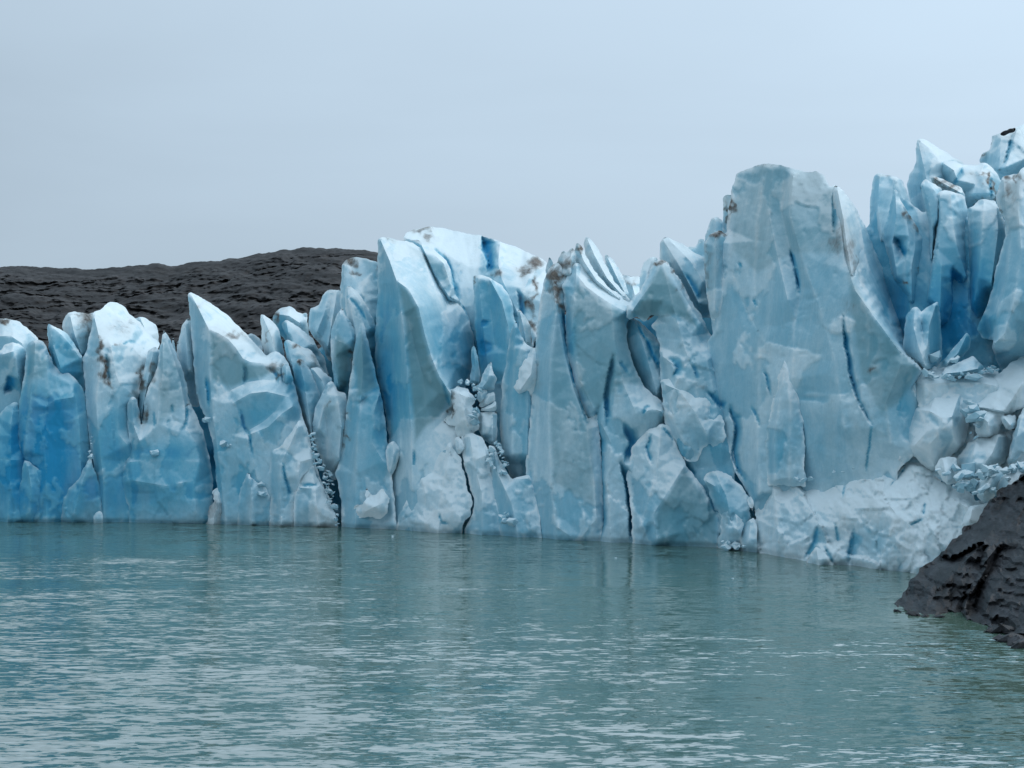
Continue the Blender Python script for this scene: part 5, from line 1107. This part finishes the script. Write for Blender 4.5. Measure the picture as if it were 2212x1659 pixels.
S(K, 'bright slab at the lower right end of the snow apron beside the shore rock', 'ice block', 8, [(740, 1640), (800, 1540), (930, 1510), (990, 1500), (1000, 1700), (700, 1800)], group=GL, d=-1.0, ridges=[[(820, 1560, -1.4), (800, 1660, -1.8)]], blue=.0, rough=.8, scal=.3, rim=.4, thick=2)
S(B, 'wide white snow apron spread along the waterline beside the shore rock', 'snow apron', 7,
  [(253, 610, 2.6), (270, 575, 3), (292, 560, 3.2), (340, 582, 3.4), (400, 607, 3.4), (490, 608, 3.2), (560, 592, 3.2), (605, 578, 3.2), (640, 560, 3.4), (740, 550, 3.4), (830, 515, 3.4), (870, 480, 3.6), (900, 460, 3.7), (935, 460, 3.7), (952, 495, 3.4), (1000, 532, 3.2), (1060, 500, 3.4), (1110, 510, 3.4), (1180, 545, 3), (1230, 580, 2.6), (1285, 632, 2), (1370, 655, 1.4), (1440, 700, .8), (1510, 735, .2), (1520, 900, -1), (1400, 1180, -2), (1100, 1180, -.8), (640, 1130, -.6), (340, 1095, -.5), (190, 1060, 0), (188, 900, .5), (200, 790, 1), (240, 740, 1.6), (262, 680, 2.2)], group=GL,
  ridges=[[(300, 640, 1.6), (320, 800, .2), (330, 960, -.6)], [(430, 640, 2.2), (520, 720, 1.2), (560, 860, -.4), (560, 960, -.7), (500, 1060, -.7)], [(740, 580, 2.4), (700, 720, .8), (660, 860, -.1)], [(900, 480, 3), (880, 640, 1.2), (1000, 800, -.4), (900, 1080, -1.0)], [(1110, 530, 2.6), (1080, 700, .8), (1160, 900, -.6), (1120, 1100, -1.2)], [(540, 980, -.8), (640, 1080, -.9)], [(1280, 660, 1.2), (1250, 800, -.2), (1220, 1000, -1.2)], [(1300, 700, .6), (1400, 760, -.6)], [(720, 930, .3), (760, 900, .4), (740, 1040, .1)]],
  cracks=[([(550, 860), (530, 960), (480, 1040)], 30, .8), ([(760, 880), (740, 960), (720, 1060)], 26, .8), ([(590, 990), (640, 1070)], 7, .5), ([(740, 555), (700, 640), (690, 700)], 6, .35), ([(1050, 520), (1010, 580), (960, 640)], 6, .35), ([(1160, 730), (1150, 800)], 10, .4), ([(1070, 860), (1150, 820)], 7, .35), ([(650, 850), (670, 960)], 9, .4), ([(1230, 580), (1280, 630)], 9, .5)],
  dirt=[(440, 1045, 80, .3, 10)], blue=.05, rough=2.6, scal=1.5, fspace=22, flute=.1, rim=.5, thick=4)
S(K, 'frosty tuft of crushed ice on the crest of the snow apron', 'ice block', 7, [(980, 480), (985, 420), (1010, 402), (1030, 412), (1062, 425), (1068, 460), (1050, 500), (1010, 530), (980, 510)], group=GL, d=2.6, ridges=[[(1015, 420, 2.2), (1015, 490, 1.9)]], blue=-.05, rough=2.4, scal=.8, rim=.3, thick=1)
S(K, 'triangular white shard at the waterline of the snow apron', 'ice block', 7, [(480, 1085), (510, 1020), (545, 975), (590, 1010), (640, 1075), (642, 1110), (490, 1110)], group=GL, d=-1.6, ridges=[[(545, 985, -1.8), (560, 1090, -2.2)]], blue=-.05, rough=.8, scal=.3, rim=.35, thick=1)
# ------------------------------------------------------------------ features that belong to one tower become its parts
def attach(child_key, parent_key, name):
    c = next(o for o in C.objects if child_key in o.get('label', ''))
    p = next(o for o in C.objects if parent_key in o.get('label', ''))
    c.parent = p
    c.location = c.location - p.location
    c.name = name
    for k in ('category', 'group'):
        if k in c:
            del c[k]


for ck, pk, nm in [('triangular plate leaning', 'tallest tower, flat-topped', 'plate'), ('dirt-streaked buttress', 'tallest tower, flat-topped', 'buttress'), ('beige dirt-stained rib', 'tallest tower, flat-topped', 'rib'),
                   ('bubbly white crust', 'long fluted pale-blue wall', 'crust'), ('pale pitted plate', 'dirty-crested ice arch', 'plate'), ('frosted ledge with', 'slim teal spire descending', 'ledge'),
                   ('stepped flank plate', 'big triangular peak', 'plate'), ('frosty blue bulge', 'big triangular peak', 'bulge'), ('small squared block at the right end', 'big triangular peak', 'crest_block'),
                   ('ragged-edged blue bulge', 'tower capped by', 'bulge'), ('low scalloped bulge', 'broad deep-blue tower', 'bulge')]:
    attach(ck, pk, nm)

# ------------------------------------------------------------------ shore rock
def rock_relief(u, v, seed):
    a = u * .72 - v * .70                      # across the slanting ledges
    b = u * .70 + v * .72
    w = a * .62 + .22 * fbm(u * .35, v * .35, 2)
    k = np.floor(w)
    led = w - k
    d = .9 * np.clip((led - .55) / .45, 0, 1) ** 2 + .5 * perlin(k * 3.7 + .3, b * .16) + .4 * fbm(a * .35 + seed, b * .15, 2)
    h = v * 2.6 + .25 * fbm(u * .5, v * .5, 2) - u * .25
    kh = np.floor(h)
    d = d + .16 * ((h - kh) ** 3) + .16 * perlin(kh * 2.3 + .4, u * .5 + kh)
    f1, c, dv = worley(a * .8 + 3, b * .32 + seed)
    d = d + .55 * (c[:, 0] - .5) + .7 * (c[:, 1] - .5) * dv[:, 0]
    f2, c2, dv2 = worley(u * 1.7 + 3, v * 3.4 + seed)
    return 1.7 * d + .5 * (c2[:, 0] - .5) + .2 * (c2[:, 1] - .5) * dv2[:, 0] + .05 * fbm(u * 5, v * 5, 3, .6)


WD = lambda zy: CAMZ * FPX / (zy * .243 + 1008 - HY)
ro = [(95, 1245, WD(1245)), (150, 1180, 60.5), (195, 1160, 61), (230, 1090, 61.5), (300, 980, 62.5), (380, 890, 63.5), (470, 840, 64), (560, 770, 65), (600, 700, 65.5), (680, 630, 66), (760, 550, 66.5),
      (880, 470, 67), (905, 410, 67.5), (930, 370, 68), (1000, 280, 68.5), (1100, 200, 69), (1190, 140, 69), (1215, 95, 69.2), (1250, 75, 69.5), (1290, 60, 69.5), (1450, -30, 70), (1800, -150, 71), (2200, -320, 73), (2700, -380, 74), (2700, 2600, 38), (2200, 2260, 41), (1800, 1980, 43.5), (1400, 1720, WD(1720)), (1280, 1640, WD(1640)), (1215, 1600, WD(1600)), (1115, 1575, WD(1575)), (1100, 1510, WD(1510)), (1010, 1490, WD(1490)), (1060, 1440, WD(1440)), (1110, 1415, WD(1415)),
      (1000, 1415, WD(1415)), (890, 1390, WD(1390)), (830, 1360, WD(1360)), (600, 1365, WD(1365)), (480, 1350, WD(1350)), (350, 1345, WD(1345)), (260, 1325, WD(1325)), (180, 1305, WD(1305)), (110, 1292, WD(1292))]
rr = [[(1000, 560, 63), (900, 700, 60.5), (700, 900, 59.5), (500, 1100, 58.6)], [(1060, 690, 60.5), (930, 850, 58.6), (860, 980, 57.6), (700, 1200, 56.6), (620, 1320, WD(1330))],
      [(1060, 740, 61.0), (950, 980, 59.0), (860, 1100, 58.6), (830, 1290, 57)], [(1280, 700, 59), (1150, 900, 57), (1000, 1100, 55.5), (930, 1330, WD(1370))], [(1280, 1000, 55), (1200, 1300, 52.5), (1180, 1450, WD(1480))], [(2000, 100, 64), (1900, 900, 52), (1800, 1700, 45)], [(1500, 300, 63), (1500, 900, 54), (1450, 1500, 48)], [(300, 1020, 60.5), (300, 1200, 59.2), (260, 1290, WD(1300))],
      [(450, 1120, 58.4), (380, 1300, WD(1320))]]
o = mass('rock_outcrop', 10, ro, absolute=True, ridges=rr, mat=ROCK, extra=rock_relief, step=6.5, wob=7, plane=2.6, fspace=26, scal=2.0, rim=.15, thick=5,
         cracks=[([(900, 1010), (840, 1130), (800, 1180), (860, 1300)], 60, 2.4), ([(1060, 700), (990, 860), (920, 1010)], 22, 1.4), ([(1190, 170), (1100, 300), (990, 430)], 16, .5), ([(930, 380), (830, 520), (600, 720)], 10, .4), ([(1240, 900), (1000, 930)], 40, 1.2), ([(520, 1010), (480, 1180), (350, 1290)], 14, .4)])
tag(o, 'dark layered shore rock sloping into the lake at the right edge', 'rock')


def chunk_mesh(seed, kind):
    """an angular broken lump: a cut sphere with rough facets"""
    import bmesh
    r = random.Random(seed)
    bm = bmesh.new()
    sc = (r.uniform(.8, 1.35), r.uniform(.7, 1.1), r.uniform(.55, .95))
    for _ in range(15):
        p = Vector((r.uniform(-1, 1), r.uniform(-1, 1), r.uniform(-1, 1)))
        p = p / max(abs(p.x), abs(p.y), abs(p.z)) * r.uniform(.7, 1)
        bm.verts.new((p.x * sc[0], p.y * sc[1], p.z * sc[2]))
    h = bmesh.ops.convex_hull(bm, input=bm.verts)
    bmesh.ops.delete(bm, geom=[g for g in h['geom_interior'] if isinstance(g, bmesh.types.BMVert)], context='VERTS')
    bmesh.ops.recalc_face_normals(bm, faces=bm.faces)
    me = bpy.data.meshes.new(kind)
    bm.to_mesh(me)
    bm.free()
    for k in ('blue', 'dirt', 'film', 'crust', 'edge'):
        a = me.attributes.new(k, 'FLOAT', 'POINT')
        a.data.foreach_set('value', np.full(len(me.vertices), {'blue': .14, 'dirt': .0, 'film': .12, 'crust': .4, 'edge': 0}[k], np.float32))
    return me


ICE_MESH = [chunk_mesh(i, 'ice_chunk') for i in range(8)]
DIRTY_MESH = [chunk_mesh(40 + i, 'ice_chunk') for i in range(4)]
ROCK_MESH = [chunk_mesh(80 + i, 'rock') for i in range(5)]
for me in ICE_MESH + DIRTY_MESH:
    me.materials.append(ICE)
for me in DIRTY_MESH:
    me.attributes['dirt'].data.foreach_set('value', np.full(len(me.vertices), .42, np.float32))
for me in ROCK_MESH:
    me.materials.append(ROCK)
rnd = random.Random(11)


def surf(px, py):
    ix, iy = int((px - BX0) / GB), int((py - BY0) / GB)
    w = BUF[max(iy - 3, 0):iy + 4, max(ix - 3, 0):ix + 4]
    return float(w.min()) if w.size and w.min() < 1e8 else float(front(px))


def chunks(R, path, n, spread, size, label, group, meshes=ICE_MESH):
    sx, ox, sy, oy = REG[R]
    pts = [(x * sx + ox, y * sy + oy) for x, y in path]
    for k in range(n):
        t = rnd.uniform(0, len(pts) - 1.001)
        i = int(t)
        f = t - i
        px = pts[i][0] * (1 - f) + pts[i + 1][0] * f + rnd.gauss(0, spread * sx)
        py = pts[i][1] * (1 - f) + pts[i + 1][1] * f + rnd.gauss(0, spread * .5 * sx)
        Y = surf(px, py) + .16
        s = rnd.choice((.45, .6, .8, 1.0, 1.3)) * rnd.uniform(*size) * sx * Y / FPX
        o = bpy.data.objects.new('ice_chunk', rnd.choice(meshes))
        C.objects.link(o)
        o.location = ((px - CX) / FPX * Y, Y, CAMZ + (HY - py) / FPX * Y)
        o.scale = (s, s, s * rnd.uniform(.7, 1))
        o.rotation_euler = (rnd.uniform(-.6, .6), rnd.uniform(-.6, .6), rnd.uniform(0, 6.3))
        tag(o, label, 'ice chunk', group)


chunks(2, [(755, 1060), (780, 1130), (800, 1200), (825, 1260)], 26, 9, (9, 20), 'small ice chunk in the upper rubble gully right of the triangular peak', 'chunks in the upper rubble gully')
chunks(2, [(840, 1250), (850, 1310), (860, 1380), (880, 1450)], 30, 12, (9, 22), 'dirty ice chunk in the lower rubble gully right of the triangular peak', 'chunks in the lower rubble gully', DIRTY_MESH)
chunks(2, [(890, 1430), (900, 1500), (895, 1540)], 6, 6, (8, 16), 'ice chunk at the waterline below the rubble gully', 'chunks at the gully mouth')
chunks(9, [(470, 1230), (515, 1250), (520, 1320), (560, 1390)], 22, 10, (9, 20), 'small ice chunk in the cleft right of the broken pillar', 'chunks beside the broken pillar')
chunks(9, [(440, 1240), (445, 1330), (450, 1400), (520, 1420), (580, 1420)], 10, 8, (14, 30), 'ice chunk on the ramp below the broken pillar', 'chunks on the ramp')
chunks(9, [(100, 1265), (130, 1290)], 2, 6, (14, 18), 'rounded ice knob on the front cone', 'knobs on the front cone')
chunks(9, [(225, 800), (300, 810), (360, 850)], 8, 8, (14, 26), 'ice chunk at the top of the snowy shoulder by the broken pillar', 'chunks on the snowy shoulder')
chunks(9, [(330, 880), (330, 1000), (345, 1080)], 12, 10, (14, 28), 'ice chunk piled against the left side of the broken pillar', 'chunks left of the broken pillar')
chunks(8, [(400, 350), (520, 380), (640, 390), (800, 380), (960, 340), (1030, 320)], 26, 24, (22, 62), 'ice chunk strewn on the floor of the right-hand amphitheatre', 'chunks on the amphitheatre floor')
chunks(8, [(460, 195), (500, 225), (560, 210), (680, 240)], 8, 16, (24, 50), 'ice chunk around the foot of the toppled prism', 'chunks by the toppled prism')
chunks(8, [(690, 1330), (760, 1350), (840, 1380), (850, 1440)], 13, 40, (30, 80), 'bright ice chunk behind the snow apron near the shore rock', 'chunks behind the snow apron')
chunks(8, [(560, 1150), (760, 1240), (900, 1250), (1100, 1180)], 26, 60, (24, 60), 'angular ice block in the jumble above the shore rock', 'blocks in the jumble above the shore rock')
chunks(8, [(820, 620), (860, 760), (830, 950)], 14, 40, (24, 60), 'angular ice block in the shadowed slot below the amphitheatre', 'blocks in the slot below the amphitheatre')
chunks(8, [(1040, 1170), (1150, 1210), (1200, 1200), (1270, 1170)], 9, 34, (30, 70), 'ice chunk above the boulders by the shore rock', 'chunks above the shore rock')
chunks(8, [(1000, 1390), (1030, 1400), (1020, 1480)], 5, 8, (20, 34), 'white ice lump wedged against the shore rock', 'lumps against the shore rock')
chunks(1, [(490, 1060), (485, 1120), (490, 1190)], 6, 5, (8, 18), 'pale frost knob on the edge of the deep-blue tower', 'frost knobs on the left towers')
chunks(1, [(835, 1140), (840, 1160)], 3, 10, (16, 26), 'white lump stuck on the blue-banded base', 'lumps on the blue-banded base')
chunks(2, [(275, 1100), (310, 1110)], 4, 12, (14, 24), 'white lump stuck low on the left edge of the triangular peak', 'lumps on the triangular peak')
chunks(2, [(495, 1310), (500, 1390)], 5, 8, (16, 30), 'white lump stuck above the waterline of the triangular peak', 'lumps low on the triangular peak')
chunks(2, [(170, 970), (200, 980)], 3, 8, (16, 26), 'white lump hanging in the cleft left of the triangular peak', 'lumps in the cleft')
chunks(3, [(805, 1490), (815, 1540), (855, 1540)], 7, 10, (14, 30), 'white crust knob at the waterline of the smooth ramp', 'knobs on the smooth ramp')
chunks(5, [(160, 1540), (200, 1550), (250, 1560)], 8, 10, (10, 22), 'small ice fragment at the waterline by the notched block', 'fragments by the notched block')
chunks(7, [(420, 603), (470, 606), (830, 515)], 8, 9, (9, 20), 'small ice crumb on the crest of the snow apron', 'crumbs on the apron crest')


def at_water(x, y):
    Y = CAMZ * FPX / (y - HY)
    return (x - CX) / FPX * Y, Y


for x, y, s in [(1011, 1150, .07), (848, 1158, .06), (1330, 1206, .06), (1582, 1250, .05)]:
    X, Y = at_water(x, y)
    o = bpy.data.objects.new('ice_fragment', rnd.choice(ICE_MESH))
    C.objects.link(o)
    o.location = (X, Y, .01)
    o.scale = (s * 1.5, s, s * .7)
    tag(o, 'tiny white ice fragment floating on the lake', 'ice fragment', 'floating ice fragments')

for k in range(22):
    zx, zy = rnd.choice([(1030, 1475), (1080, 1470), (1120, 1530), (1160, 1560), (1230, 1590), (1260, 1610), (180, 1292), (250, 1310), (320, 1325), (420, 1338), (520, 1342), (1180, 1490), (1250, 1520)])
    zx += rnd.uniform(-25, 25)
    x, y = zx * .243 + 1900.9, zy * .243 + 1008
    X, Y = at_water(x, y)
    s = rnd.uniform(.12, .38) * (1.2 if zx > 900 else .75)
    o = bpy.data.objects.new('rock', rnd.choice(ROCK_MESH))
    C.objects.link(o)
    o.location = (X, Y + .1, s * .15)
    o.scale = (s * 1.5, s, s * .8)
    o.rotation_euler = (rnd.uniform(-.3, .3), rnd.uniform(-.3, .3), rnd.uniform(0, 6.3))
    far = zx > 900
    tag(o, 'wet black stone at the waterline in the lower right corner' if far else 'wet dark stone at the tip of the shore rock', 'rock', 'stones at the lower right corner' if far else 'stones at the tip of the shore rock')
